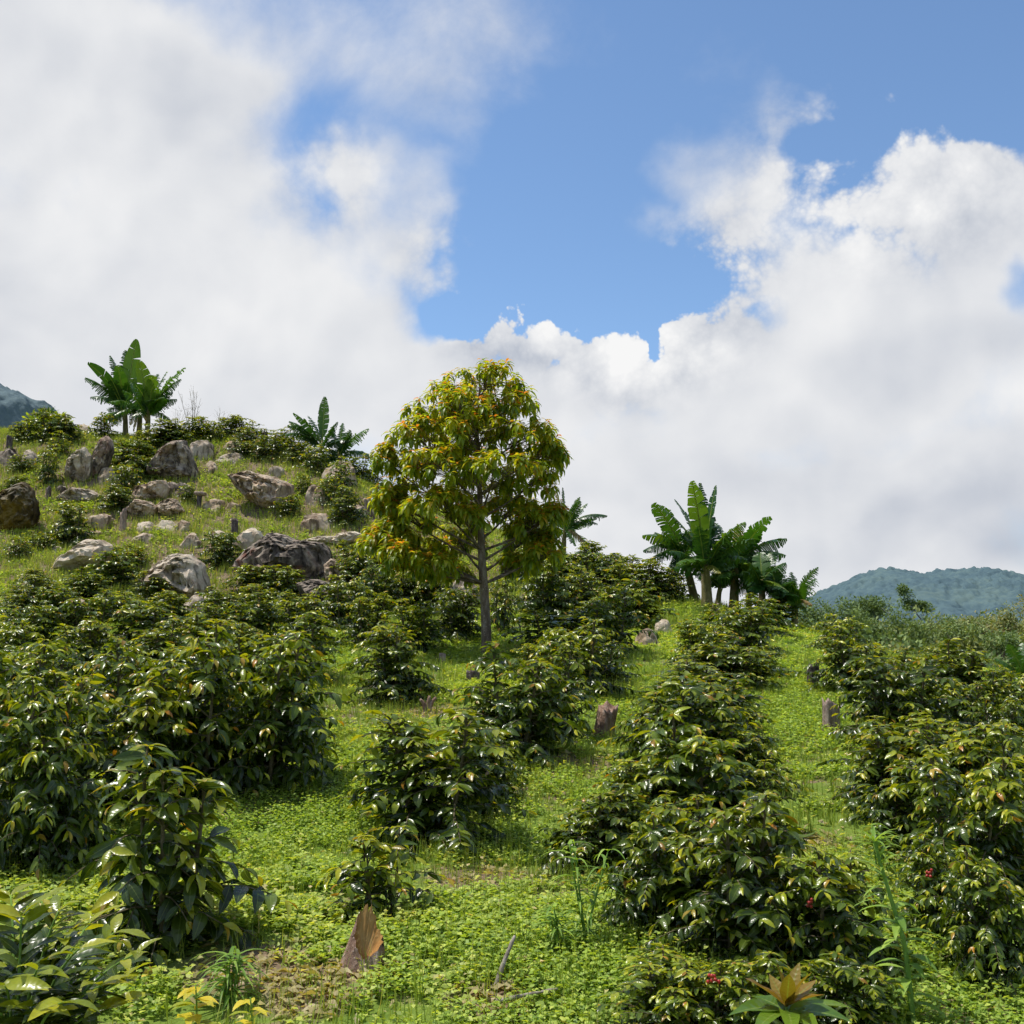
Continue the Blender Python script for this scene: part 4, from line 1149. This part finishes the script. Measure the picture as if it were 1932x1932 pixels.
for i, (px, py, w, h, lab, ag) in enumerate([
        (1700, 1222, 66, 44, 'bushy green tree under the two-tufted tree', (.1, .5)), (1590, 1206, 70, 34, 'low dark tree left of the round tree', (0, .4)),
        (1535, 1200, 60, 26, 'low scrubby tree next to the small banana', (.1, .5)), (1770, 1226, 70, 36, 'olive tree right of the two-tufted trunk', (.3, .8)),
        (1905, 1222, 70, 36, 'yellowish tree near the right edge beyond the crest', (.5, .95)), (1960, 1216, 80, 40, 'brownish tree at the right edge beyond the crest', (.5, 1.0)),
        (1660, 1238, 60, 40, 'darker tree below the round tree', (0, .4)), (1740, 1250, 60, 34, 'bright green tree behind the far coffee bushes', (.2, .6)),
        (1820, 1244, 70, 30, 'dull green tree below the umbrella tree', (.2, .7)), (1890, 1252, 60, 34, 'green tree behind the right edge banana', (.1, .5)), (1615, 1226, 60, 34, 'shrubby tree behind the narrow coffee bush', (.1, .5))]):
    blob_tree(px, py, 125 - i * 2, w, h * (1.2 + .35 * (i % 3)), 6, lab, 20 + i, leaf=.36, nleaf=1300, nclump=9, age=ag, group=GF)


def bare(px, py, Y, h, label, seed, group, spread=.5, nb=9):
    rs = np.random.default_rng(seed); g = at(px, py, Y) if Y < 60 else far_ground(px, py); Y = g[1]; k = ppm(Y); Hm = h / k
    m_ = MB()
    for b in range(nb):
        a = rs.random() * 6.28; e = np.array([math.cos(a) * spread * Hm * rs.random(), math.sin(a) * spread * Hm * rs.random(), Hm * (.6 + .4 * rs.random())])
        c = curve([0, 0, -.4], e * .5 + rs.normal(size=3) * .05 * Hm, e, 9); tube(m_, c, np.linspace(.012, .003, 9) * Hm * .7, 5)
        for s_ in range(7):
            q = c[rs.integers(3, 8)]; e2 = q + np.array([rs.normal() * .14, rs.normal() * .14, .10 + .12 * rs.random()]) * Hm
            tube(m_, curve(q, (q + e2) / 2 + rs.normal(size=3) * .02 * Hm, e2, 4), np.linspace(.004, .0015, 4) * Hm * .7, 4)
    o = obj('bare_shrub', m_.mesh('bare_shrub'), M['twig']); o.location = g
    return tag(o, label, 'bare shrub', group)


GB = 'leafless saplings on the skyline'
bare(362, 822, 34, 90, 'tall leafless sapling right of the hilltop banana clump', 1, GB, .35, 7)
bare(332, 818, 34, 52, 'leafless twiggy shrub at the foot of the hilltop bananas', 2, GB, .7, 10)
bare(412, 818, 34.5, 56, 'smaller leafless forked sapling farther right on the skyline', 3, GB, .6, 6)
GB2 = 'bare grey trees beyond the crest'
bare(1556, 1196, 120, 68, 'bare grey tree right of the small banana beyond the crest', 5, GB2, .5, 9)
bare(1597, 1196, 130, 52, 'thin dead trunk left of the round distant tree', 6, GB2, .2, 4)
bare(1683, 1200, 130, 60, 'faint dead sapling right of the round distant tree', 7, GB2, .15, 4)
# round shrub with a palm-like top at the left skyline
blob_tree(85, 838, 34.5, 104, 62, 6, 'round dark shrub with spiky palm-like top on the left skyline', 50, cat='shrub', leaf=.16, nleaf=2600, nclump=18, age=(.1, .6), mat=M['tree'], name='shrub')
sh = [o for o in bpy.data.objects if o.name.startswith('shrub')][0]
m_ = MB(); a = rng.random(90) * 6.28; el = rng.uniform(-.5, 1.2, 90)
leaves(m_, np.tile([.15, -.25, 52 / ppm(34.5)], (90, 1)), np.stack([np.cos(a) * np.cos(el), np.sin(a) * np.cos(el), np.sin(el)], 1), np.tile([0, 0, 1.], (90, 1)), .45, .05, .7, .1, 3, prof_grass, rng.random(90), .1)
obj('palm_top', m_.mesh('palm_top'), M['banana'], sh)

# bronze-leaved sapling at the bottom
def leaf_list(t, origin, tips, W, mat, name, ages, sag=.12, prof=prof_lance, nseg=8):
    for (tx, ty, Y, ww), ag in zip(tips, ages):
        m_ = MB(); p1 = at(tx, ty, Y) - np.array(t.location); d = p1 - origin; L = np.linalg.norm(d)
        leaves(m_, [origin], [d + np.array([0, 0, sag * L * 1.6])], [[0, -.25, 1.]], L * 1.03, W * ww, sag * 3.2, .28, nseg, prof, rng.random(1), ag, .16)
        obj(name, m_.mesh(name), mat, t)


g = ground(1490, 1932); g = np.array([at(1488, 1960, 4.4)[0], 4.4, float(H(at(1488, 1960, 4.4)[0], 4.4))])
t = thing('sapling', g, 'young sapling with upright bronze new leaves over long dark green leaves, at the bottom edge', 'sapling')
ctr = at(1484, 1900, 4.4) - g
m_ = MB(); tube(m_, curve([0, 0, -.05], ctr * .5 + np.array([.02, 0, 0]), ctr, 6), np.linspace(.012, .007, 6), 8); obj('stem', m_.mesh('stem'), M['greenstem'], t)
leaf_list(t, ctr, [(1472, 1817, 4.35, 1), (1508, 1817, 4.45, .9), (1527, 1832, 4.3, .9), (1411, 1846, 4.3, 1), (1552, 1876, 4.2, .9), (1452, 1838, 4.5, .8), (1540, 1850, 4.5, .8), (1490, 1835, 4.2, .8)], .076, M['mango'], 'leaf', [.92, .85, .9, .97, .95, .85, .9, .8], .06)
leaf_list(t, ctr + np.array([0, 0, -.02]), [(1384, 1916, 4.2, 1), (1604, 1930, 4.2, 1), (1420, 1880, 4.5, .9), (1570, 1896, 4.6, .9), (1430, 1950, 4.1, 1), (1545, 1955, 4.1, 1), (1500, 1960, 4.0, .9), (1390, 1885, 4.7, .8), (1610, 1905, 4.5, .8)], .085, M['mango'], 'leaf', [.15, .1, .3, .35, .2, .15, .1, .3, .3], .18)

# tall weed on the right
g = ground(1722, 1925); YW = 4.9; b = at(1724, 1950, YW); g = np.array([b[0], YW, float(H(b[0], YW))])
t = thing('tall_weed', g, 'tall green weed with a single curved stem and lance leaves in the lower right path', 'weed')
pth = smooth_path([[0, 0, -.03]] + [at(x, y, YW) - g for x, y in ((1722, 1921), (1708, 1785), (1681, 1695), (1660, 1625), (1650, 1588))], 26)
m_ = MB(); tube(m_, pth, np.linspace(.014, .006, 26), 8); obj('stem', m_.mesh('stem'), M['greenstem'], t)
B = []; D = []; LL = []
for i in range(3, 26):
    for q in range(2 if i < 18 else 3):
        a = i * 2.4 + q * 2.1; B.append(pth[i]); D.append([math.cos(a), math.sin(a), .35 if i < 20 else .8]); LL.append(.14 + .06 * rng.random() if i < 20 else .15)
for q in range(14):
    a = q * 2.4; B.append(pth[-1]); D.append([math.cos(a), math.sin(a), .2 + .1 * q]); LL.append(.13)
m_ = MB(); LL = np.array(LL); n_ = len(B)
leaves(m_, np.array(B), np.array(D), np.tile([0, 0, 1.], (n_, 1)), LL, LL * np.where(np.arange(n_) < n_ - 40, .24, .10), 1.0, .25, 6, prof_lance, rng.random(n_), .15 + .3 * rng.random(n_), .1)
obj('foliage', m_.mesh('foliage'), M['weed'], t)

# narrow-leaved weed left of the right row
def narrow_weed(px, py, h, label, seed, nst=3, Lf=.2):
    rs = np.random.default_rng(seed); g = ground(px, py); k = ppm(g[1]); Hm = h / k
    t = thing('weed', g, label, 'weed', 'narrow-leaved weeds'); st = MB(); B = []; D = []; LL = []
    for s_ in range(nst):
        e = np.array([rs.normal() * .06, rs.normal() * .05, Hm * (.75 + .25 * rs.random())]); c = curve([rs.normal() * .02, 0, -.03], e * .5, e, 12); tube(st, c, np.linspace(.007, .003, 12), 6)
        for i in range(2, 12):
            for q in range(2):
                a = rs.random() * 6.28; B.append(c[i]); D.append([math.cos(a), math.sin(a), .5]); LL.append(Lf * (.7 + .5 * rs.random()))
    m_ = MB(); n_ = len(B); LL = np.array(LL)
    leaves(m_, np.array(B), np.array(D), np.tile([0, 0, 1.], (n_, 1)), LL, .022, 1.3, .3, 6, prof_grass, rs.random(n_), .05 + .3 * rs.random(n_))
    obj('stem', st.mesh('stem'), M['greenstem'], t); obj('foliage', m_.mesh('foliage'), M['weed'], t)


narrow_weed(1100, 1790, 185, 'upright narrow-leaved weed left of the foreground coffee bushes', 3, 3, .17)
narrow_weed(1060, 1800, 80, 'low clump of narrow-leaved weed by the lower middle stick', 4, 3, .13)
narrow_weed(1660, 1690, 120, 'grassy narrow-leaved weed in the right-hand path', 6, 3, .13)
narrow_weed(430, 1905, 90, 'grassy weed under the sparse coffee bush', 7, 4, .2)

# branching shrub in the lower-left corner
g = np.array([at(30, 1990, 4.3)[0], 4.3, 0]); g[2] = float(H(g[0], g[1]))
t = thing('shrub', g, 'branching shrub with long glossy light green leaves filling the lower left corner', 'shrub')
st = MB(); B = []; D = []; U = []; LL = []; AG = []
for (tx, ty, Y) in [(255, 1800, 4.2), (215, 1760, 4.5), (110, 1720, 4.4), (40, 1730, 4.2), (150, 1790, 4.0), (70, 1830, 3.9), (190, 1860, 4.0), (-20, 1760, 4.3), (10, 1860, 3.8), (120, 1890, 3.8), (60, 1770, 4.6), (-60, 1720, 4.4), (170, 1740, 4.8), (80, 1700, 4.8), (20, 1690, 4.6), (230, 1850, 4.3), (200, 1900, 4.1), (60, 1900, 3.9), (130, 1760, 4.3), (-30, 1820, 4.0), (100, 1820, 4.3), (170, 1830, 4.5)]:
    e = at(tx, ty, Y) - g; c = curve([0, 0, -.05], e * np.array([.35, .35, .75]), e, 14); tube(st, c, np.linspace(.010, .003, 14), 6)
    tg = nrm(np.gradient(c, axis=0))
    for i in range(5, 14):
        for q in (-1, 1):
            sd = np.cross(tg[i], [0, 0, 1]); sd /= max(.05, np.linalg.norm(sd))
            B.append(c[i]); D.append(tg[i] * (.7 + .2 * rng.random()) + sd * q * .9 + rng.normal(size=3) * .22 + [0, 0, .05]); U.append(np.array([0, -.2, 1.]) + rng.normal(size=3) * .25)
            LL.append(.14 * (.75 + .5 * rng.random())); AG.append(.02 + .38 * rng.random() if i < 12 else .6 + .32 * rng.random())
m_ = MB(); n_ = len(B); LL = np.array(LL)
leaves(m_, np.array(B), np.array(D), np.array(U), LL, LL * .36, .6, .3, 7, prof_coffee, rng.random(n_), np.array(AG), .12)
obj('stem', st.mesh('stem'), M['greenstem'], t); obj('foliage', m_.mesh('foliage'), M['coffee'], t)

# yellow-leaved seedlings at the bottom left
for (px, py, h, lab, sd) in [(365, 1965, 100, 'yellow-leaved seedling at the bottom edge below the sparse bush', 1), (470, 1955, 75, 'small yellow seedling right of the other one at the bottom edge', 2)]:
    g = np.array([at(px, py, 4.75)[0], 4.75, 0]); g[2] = float(H(g[0], g[1])); t = thing('seedling', g, lab, 'seedling', 'yellow seedlings at the bottom edge')
    rs = np.random.default_rng(sd); Hm = h / ppm(4.75) + .06; st = MB(); tube(st, curve([0, 0, -.04], [.02, 0, Hm * .5], [0, 0, Hm], 6), np.linspace(.006, .003, 6), 6)
    B = []; D = []; LL = []; AG = []
    for i in range(16 if sd == 1 else 9):
        a = i * 2.4; z_ = Hm * (.45 + .55 * (i % 8) / 8); B.append([0, 0, z_]); D.append([math.cos(a), math.sin(a), .3]); LL.append(.09 + .05 * rs.random()); AG.append(.70 + .12 * rs.random() if i % 4 else .35)
    m_ = MB(); n_ = len(B); LL = np.array(LL)
    leaves(m_, np.array(B, float), np.array(D), np.tile([0, 0, 1.], (n_, 1)), LL, LL * .4, .8, .25, 6, prof_coffee, .6 + .4 * rs.random(n_), np.array(AG), .12)
    obj('stem', st.mesh('stem'), M['greenstem'], t); obj('foliage', m_.mesh('foliage'), M['yellow'], t)

# ------------------------------------------------------------------ ground cover (stuff)
def sample_zone(y0, y1, dens, slope=.60, pad=.9):
    n_ = int(dens * (slope * (y1 ** 2 - y0 ** 2) + 2 * pad * (y1 - y0)))
    y = np.sqrt(y0 ** 2 + rng.random(n_) * (y1 ** 2 - y0 ** 2)); x = (rng.random(n_) * 2 - 1) * (slope * y + pad)
    return x, y


SOIL = [(*ground(px, py)[:2], r_) for px, py, r_ in ((612, 1856, .17), (575, 1880, .13), (655, 1848, .14), (1520, 1590, .14), (1080, 1445, .3), (800, 1345, .25), (920, 1660, .2), (930, 1890, .12), (470, 1830, .16))]
wm = MB(); gm = MB()
def soilmask(x, y):
    hill = sstep(19, 24, y) * sstep(4, -1, x)
    sp = 0
    for gx_, gy_, r_ in SOIL: sp = sp + .22 * np.exp(-(((x - gx_) / r_) ** 2 + ((y - gy_) / (r_ * .8)) ** 2))
    return sp + fbm(x * .7, y * .7, 21, 4) * .6 + fbm(x * 3, y * 3, 22, 3) * .4 + hill * .055


for (y0, y1, dens, nl, L0, hh) in ((3.9, 6.5, 680, 9, .034, .10), (6.5, 9.5, 520, 9, .034, .085), (9.5, 14, 300, 8, .042, .08), (14, 21, 160, 8, .054, .085), (21, 38, 75, 7, .062, .13)):
    x, y = sample_zone(y0, y1, dens)
    s = soilmask(x, y); keep = rng.random(len(x)) < np.clip(1 - sstep(.515, .62, s) * .95, 0, 1)
    x, y, s = x[keep], y[keep], s[keep]; z = H(x, y); n_ = len(x)
    tall = .45 + 1.0 * fbm(x * .9, y * .9, 31, 3) ** 1.3 + .35 * rng.random(n_)
    patch = fbm(x * .45, y * .45, 41, 3)
    for q in range(nl):
        f = (q + rng.random(n_)) / nl
        a = rng.random(n_) * 6.28; r_ = .02 + .04 * rng.random(n_)
        b = np.stack([x + np.cos(a) * r_ * f, y + np.sin(a) * r_ * f, z + hh * tall * f * (.6 + .4 * rng.random(n_))], 1)
        d = np.stack([np.cos(a), np.sin(a), .25 + .4 * rng.random(n_)], 1)
        up = np.stack([rng.normal(size=n_) * .3, rng.normal(size=n_) * .3, np.ones(n_)], 1)
        L = L0 * .88 * (.5 + .9 * rng.random(n_)) * (1.35 - .5 * f) * (.40 + 1.15 * patch)
        ag = np.clip(.05 + .45 * f + .35 * (patch - .4) + .2 * rng.random(n_) + .25 * sstep(.5, .62, s) + (rng.random(n_) < .012) * .5, 0, 1)
        kites(wm, b, d, up, L, L * .72, .18, rng.random(n_), ag)
wo = obj('ground_weeds', wm.mesh('ground_weeds', True), M['weed']); tag(wo, 'low bright green leafy weeds carpeting the paths between the bushes', 'weeds', kind='stuff')

for (y0, y1, dens, L0, W0) in ((3.9, 8, 190, .15, .006), (8, 14, 150, .13, .008), (14, 22, 130, .15, .012), (22, 38, 130, .18, .016)):
    x, y = sample_zone(y0, y1, dens)
    hill = sstep(19, 24, y) * sstep(4, -1, x)
    gp = fbm(x * .6, y * .6, 51, 3)
    keep = rng.random(len(x)) < np.clip(sstep(.42, .62, gp) + .25 + hill * .5, 0, 1)
    x, y, gp, hill = x[keep], y[keep], gp[keep], hill[keep]; z = H(x, y)
    for q in range(4):
        n_ = len(x); a = rng.random(n_) * 6.28
        b = np.stack([x + rng.normal(size=n_) * .02, y + rng.normal(size=n_) * .02, z - .01], 1)
        d = np.stack([np.cos(a) * .45, np.sin(a) * .45, np.ones(n_)], 1)
        L = L0 * (.5 + .9 * rng.random(n_))
        leaves(gm, b, d, np.stack([-np.cos(a), -np.sin(a), np.full(n_, .3)], 1) * -1 + 0, L, W0, .9 * rng.random(n_), .1, 2, prof_grass, rng.random(n_), np.clip((.12 + .45 * rng.random(n_) + .12 * hill) + (rng.random(n_) < .06) * .4, 0, 1))
gr = obj('grass', gm.mesh('grass', True), M['grass']); tag(gr, 'thin grass blades and dry straws growing through the weeds', 'grass', kind='stuff')

# dry leaf litter on the bare patches and under the nearer bushes
lm = MB(); P_ = []
for gx_, gy_, r_ in SOIL: P_.append(np.stack([gx_ + rng.normal(size=130) * r_, gy_ + rng.normal(size=130) * r_], 1))
x, y = sample_zone(4, 13, 9); P_.append(np.stack([x, y], 1)); P_ = np.concatenate(P_); n_ = len(P_)
a = rng.random(n_) * 6.28
kites(lm, np.c_[P_, H(P_[:, 0], P_[:, 1]) + .012 + .02 * rng.random(n_)], np.stack([np.cos(a), np.sin(a), rng.normal(size=n_) * .3], 1), np.stack([rng.normal(size=n_) * .4, rng.normal(size=n_) * .4, np.ones(n_)], 1),
      .03 + .07 * rng.random(n_), .012 + .03 * rng.random(n_), .3, .4 * rng.random(n_), .93 + .07 * rng.random(n_))
lo_ = obj('leaf_litter', lm.mesh('leaf_litter'), M['grass']); tag(lo_, 'dry brown fallen leaves lying on bare patches of soil', 'leaf litter', kind='stuff')

# far wood on the valley side
fm = MB(); rs = np.random.default_rng(77)
for i in range(520):
    y = rs.uniform(110, 290); x = rs.uniform(15, 30) + rs.random() * (y * .62); z = float(far_h(np.array(x), np.array(y)))
    r_ = rs.uniform(1.0, 2.6) * (1.7 if rs.random() < .12 else 1); n_ = 90; v = nrm(rs.normal(size=(n_, 3))); p = v * np.array([r_, r_, r_ * .7]) * (rs.random((n_, 1)) ** .35) + [x, y, z + r_ * .7]
    kites(fm, p, v + rs.normal(size=(n_, 3)) * .5, np.tile([0, 0, 1.], (n_, 1)) + rs.normal(size=(n_, 3)) * .5, .8, .55, .1, rs.random(n_), np.clip(rs.random() * .8 + .2 * rs.random(n_), 0, 1))
fo_ = obj('distant_wood', fm.mesh('distant_wood'), M['far_leaf']); tag(fo_, 'scrubby olive woodland covering the valley side beyond the crest', 'woodland', kind='stuff')

# ------------------------------------------------------------------ light and sky
SUN_EL, SUN_AZ = R(67), R(-78)      # azimuth measured from +Y towards +X
sd = Vector((math.sin(SUN_AZ) * math.cos(SUN_EL), math.cos(SUN_AZ) * math.cos(SUN_EL), math.sin(SUN_EL)))
sun = bpy.data.lights.new('sun', 'SUN'); sun.energy = 5.0; sun.angle = R(.53); sun.color = (1, .955, .87)
so = bpy.data.objects.new('sun', sun); COL.objects.link(so); so.rotation_euler = sd.to_track_quat('Z', 'Y').to_euler()

w = bpy.data.worlds.new('World'); scene.world = w; w.use_nodes = True
t = NT(w.node_tree); t.N.clear()
sky = t.n('ShaderNodeTexSky', sky_type='NISHITA'); sky.sun_disc = False; sky.sun_elevation = SUN_EL; sky.sun_rotation = SUN_AZ
sky.air_density = 1.0; sky.dust_density = .6; sky.ozone_density = 1.6; sky.altitude = 900
dirv = t.n('ShaderNodeTexCoord').outputs['Generated']
sx = t.n('ShaderNodeSeparateXYZ'); t.L.new(dirv, sx.inputs[0])
az = t.math('ARCTAN2', sx.outputs[0], sx.outputs[1]); el = t.math('ARCSINE', sx.outputs[2])
ae = t.n('ShaderNodeCombineXYZ'); t.put(ae.inputs[0], az); t.put(ae.inputs[1], el)
AE = ae.outputs[0]
# slow warp so that blob outlines are uneven
nv = t.n('ShaderNodeTexNoise'); t.put(nv.inputs['Vector'], dirv); nv.inputs['Scale'].default_value = 5; nv.inputs['Detail'].default_value = 5
wv = t.vmath('MULTIPLY', t.vmath('SUBTRACT', nv.outputs['Color'], (.5, .5, .5)), (.20, .16, 0))
AEW = t.vmath('ADD', AE, wv)


def sky_ang(px, py):
    d = ray(px, py); d = d / np.linalg.norm(d)
    return math.atan2(d[0], d[1]), math.asin(d[2])


def field(blobs, src):
    acc = None
    for b in blobs:
        px, py, rx, ry, wgt = b[:5]; rot = b[5] if len(b) > 5 else 0
        a, e = sky_ang(px, py)
        mp = t.n('ShaderNodeMapping', vector_type='TEXTURE'); t.put(mp.inputs[0], src)
        mp.inputs['Location'].default_value = (a, e, 0); mp.inputs['Rotation'].default_value = (0, 0, R(rot)); mp.inputs['Scale'].default_value = (rx / F, ry / F, 1)
        f = t.mrange(t.vmath('LENGTH', mp.outputs[0]), 0.25, 1.0, wgt, 0.)
        acc = f if acc is None else t.math('ADD', acc, f)
    return acc


CLOUD = [(60, 420, 660, 480, 1.0), (330, 260, 400, 230, .55, -20), (150, 640, 640, 280, .8), (620, 640, 420, 240, .95), (740, 440, 300, 150, .8, -18), (630, 330, 110, 140, .40),
         (700, 740, 380, 170, .9), (400, 800, 700, 170, .9), (965, 668, 125, 85, .95), (1060, 740, 150, 110, .7), (1168, 698, 85, 85, .9), (1285, 685, 95, 75, .8), (1150, 860, 520, 230, 1.1),
         (1680, 520, 430, 290, 1.0), (1420, 330, 300, 170, .74, 30), (1740, 320, 200, 160, .62), (1890, 400, 220, 180, .6), (1480, 640, 260, 170, .7), (1800, 800, 500, 260, 1.0), (1340, 700, 180, 130, .5),
         (560, 30, 560, 190, .52), (120, 90, 420, 170, .45), (1010, 40, 300, 120, .30), (1560, 150, 90, 100, .36, 40), (1230, 450, 120, 50, .42), (880, 220, 340, 150, .26), (1350, 60, 300, 100, .16), (300, 40, 500, 150, .30), (760, 180, 260, 160, .22),
         (966, 1150, 2400, 360, 1.3), (2500, 500, 500, 500, .9), (-600, 500, 500, 500, .9)]
HOLES = [(1090, 430, 300, 230, -.55), (545, 350, 70, 140, -.28, 20), (1420, 590, 60, 45, -.5), (1915, 565, 60, 60, -.5), (240, 75, 70, 50, -.22), (1200, 230, 420, 130, -.2), (1800, 90, 330, 110, -.3), (1270, 550, 80, 80, -.40), (855, 620, 45, 70, -.50, -20), (880, 520, 50, 60, -.3), (1900, 260, 60, 60, -.3), (1092, 618, 42, 60, -.6), (1222, 635, 34, 40, -.5), (1560, 260, 60, 60, -.3), (1830, 250, 60, 50, -.3), (1640, 250, 40, 50, -.25)]
base = t.math('ADD', field(CLOUD, AEW), field(HOLES, AEW))
n_big = t.noise(dirv, 7.0, 10, .61, .2)
nb2 = t.noise(t.vmath('ADD', dirv, tuple(sd * .018)), 7.0, 10, .61, .2)
n_mid = t.noise(dirv, 22, 6, .55, .2)
n_soft = t.noise(dirv, 6.0, 3, .5, .2); ns2 = t.noise(t.vmath('ADD', dirv, tuple(sd * .03)), 6.0, 3, .5, .2)
# unseen sky gets plain broken cloud, its cover raised to brighten shadow fill
front = t.mrange(az, -.9, -.55, 0, 1); front = t.math('MULTIPLY', front, t.mrange(az, .55, .9, 1, 0)); front = t.math('MULTIPLY', front, t.mrange(el, .62, .85, 1, 0))
cov = t.math('ADD', t.math('MULTIPLY', base, front), t.math('MULTIPLY', t.math('SUBTRACT', 1.0, front), .45))
cov = t.math('ADD', cov, t.math('MULTIPLY', t.math('SUBTRACT', n_big, .5), 1.5))
cov = t.math('ADD', cov, t.math('MULTIPLY', t.math('SUBTRACT', n_mid, .5), .30))
CRISP = [(960, 620, 190, 130, 1.0), (1180, 670, 220, 150, 1.0), (1700, 320, 420, 260, .8), (1330, 560, 200, 220, .8), (850, 520, 160, 200, .45), (620, 330, 160, 160, .35)]
crisp = t.math('MINIMUM', field(CRISP, AE), 1.0)
vo = t.n('ShaderNodeTexVoronoi', feature='SMOOTH_F1'); t.put(vo.inputs['Vector'], t.vmath('ADD', dirv, t.vmath('MULTIPLY', wv, (.25, .25, .25)))); vo.inputs['Scale'].default_value = 24; vo.inputs['Smoothness'].default_value = .4; vo.inputs['Detail'].default_value = 4; vo.inputs['Roughness'].default_value = .62
bil = t.math('SUBTRACT', .45, vo.outputs['Distance'])
cov = t.math('ADD', cov, t.math('MULTIPLY', t.math('MULTIPLY', crisp, .85), t.math('ADD', bil, .08)))
soft = t.math('MULTIPLY_ADD', crisp, -.98, 1.2)
dens = t.mrange(t.math('SUBTRACT', cov, t.math('MULTIPLY_ADD', crisp, .10, .02)), 0.0, soft, 0., 1.)
BRIGHT = [(965, 640, 170, 90, .40), (1090, 690, 150, 90, .3), (1180, 690, 130, 90, .30), (1290, 670, 110, 80, .24), (1700, 330, 330, 160, .22), (560, 610, 300, 160, .12), (150, 360, 350, 200, .06), (1500, 480, 300, 160, .12), (1200, 900, 500, 110, .08)]
DARK = [(1850, 1000, 420, 130, .30), (60, 730, 360, 170, .10), (700, 820, 380, 100, .05), (1250, 880, 380, 90, .06), (120, 560, 420, 110, .05), (1750, 680, 300, 90, .10), (330, 130, 300, 90, .12), (1500, 880, 250, 80, .08)]
shade = t.math('ADD', .73, field(BRIGHT, AEW))
shade = t.math('SUBTRACT', shade, field(DARK, AEW))
shade = t.math('ADD', shade, t.math('MULTIPLY', t.math('MULTIPLY', t.math('ADD', bil, .10), crisp), .45))
shade = t.math('ADD', shade, t.math('MULTIPLY', t.math('ADD', t.math('SUBTRACT', n_soft, ns2), t.math('MULTIPLY', t.math('SUBTRACT', n_big, nb2), .30)), .95))
shade = t.math('ADD', shade, t.math('MULTIPLY', t.math('SUBTRACT', n_mid, .5), .07))
ccol = t.ramp(shade, [(0.0, (.38, .43, .52)), (.35, (.55, .59, .67)), (.65, (.76, .78, .82)), (1.0, (.98, .98, .98))])
skyc = t.mix(1.0, sky.outputs[0], (1.06, 1.18, 1.24), 'MULTIPLY')
bg1 = t.n('ShaderNodeBackground'); t.L.new(skyc, bg1.inputs[0]); bg1.inputs[1].default_value = .14
bg2 = t.n('ShaderNodeBackground'); t.L.new(ccol, bg2.inputs[0]); bg2.inputs[1].default_value = .95
mx = t.n('ShaderNodeMixShader'); t.put(mx.inputs[0], dens); t.L.new(bg1.outputs[0], mx.inputs[1]); t.L.new(bg2.outputs[0], mx.inputs[2])
wo_ = t.n('ShaderNodeOutputWorld'); t.L.new(mx.outputs[0], wo_.inputs[0])
try:
    w.cycles.sampling_method = 'MANUAL'; w.cycles.sample_map_resolution = 512
except Exception: pass

# ------------------------------------------------------------------ render settings
scene.view_settings.view_transform = 'Standard'; scene.view_settings.look = 'None'
scene.view_settings.exposure = 0; scene.view_settings.gamma = 1
c = scene.cycles
c.max_bounces = 6; c.diffuse_bounces = 3; c.glossy_bounces = 2; c.transmission_bounces = 4; c.transparent_max_bounces = 4
c.caustics_reflective = False; c.caustics_refractive = False; c.sample_clamp_indirect = 4
c.use_adaptive_sampling = True; c.adaptive_threshold = .05; c.adaptive_min_samples = 24
try:
    c.use_denoising = True; c.denoiser = 'OPENIMAGEDENOISE'; c.denoising_input_passes = 'RGB_ALBEDO_NORMAL'; c.denoising_prefilter = 'ACCURATE'
except Exception: pass
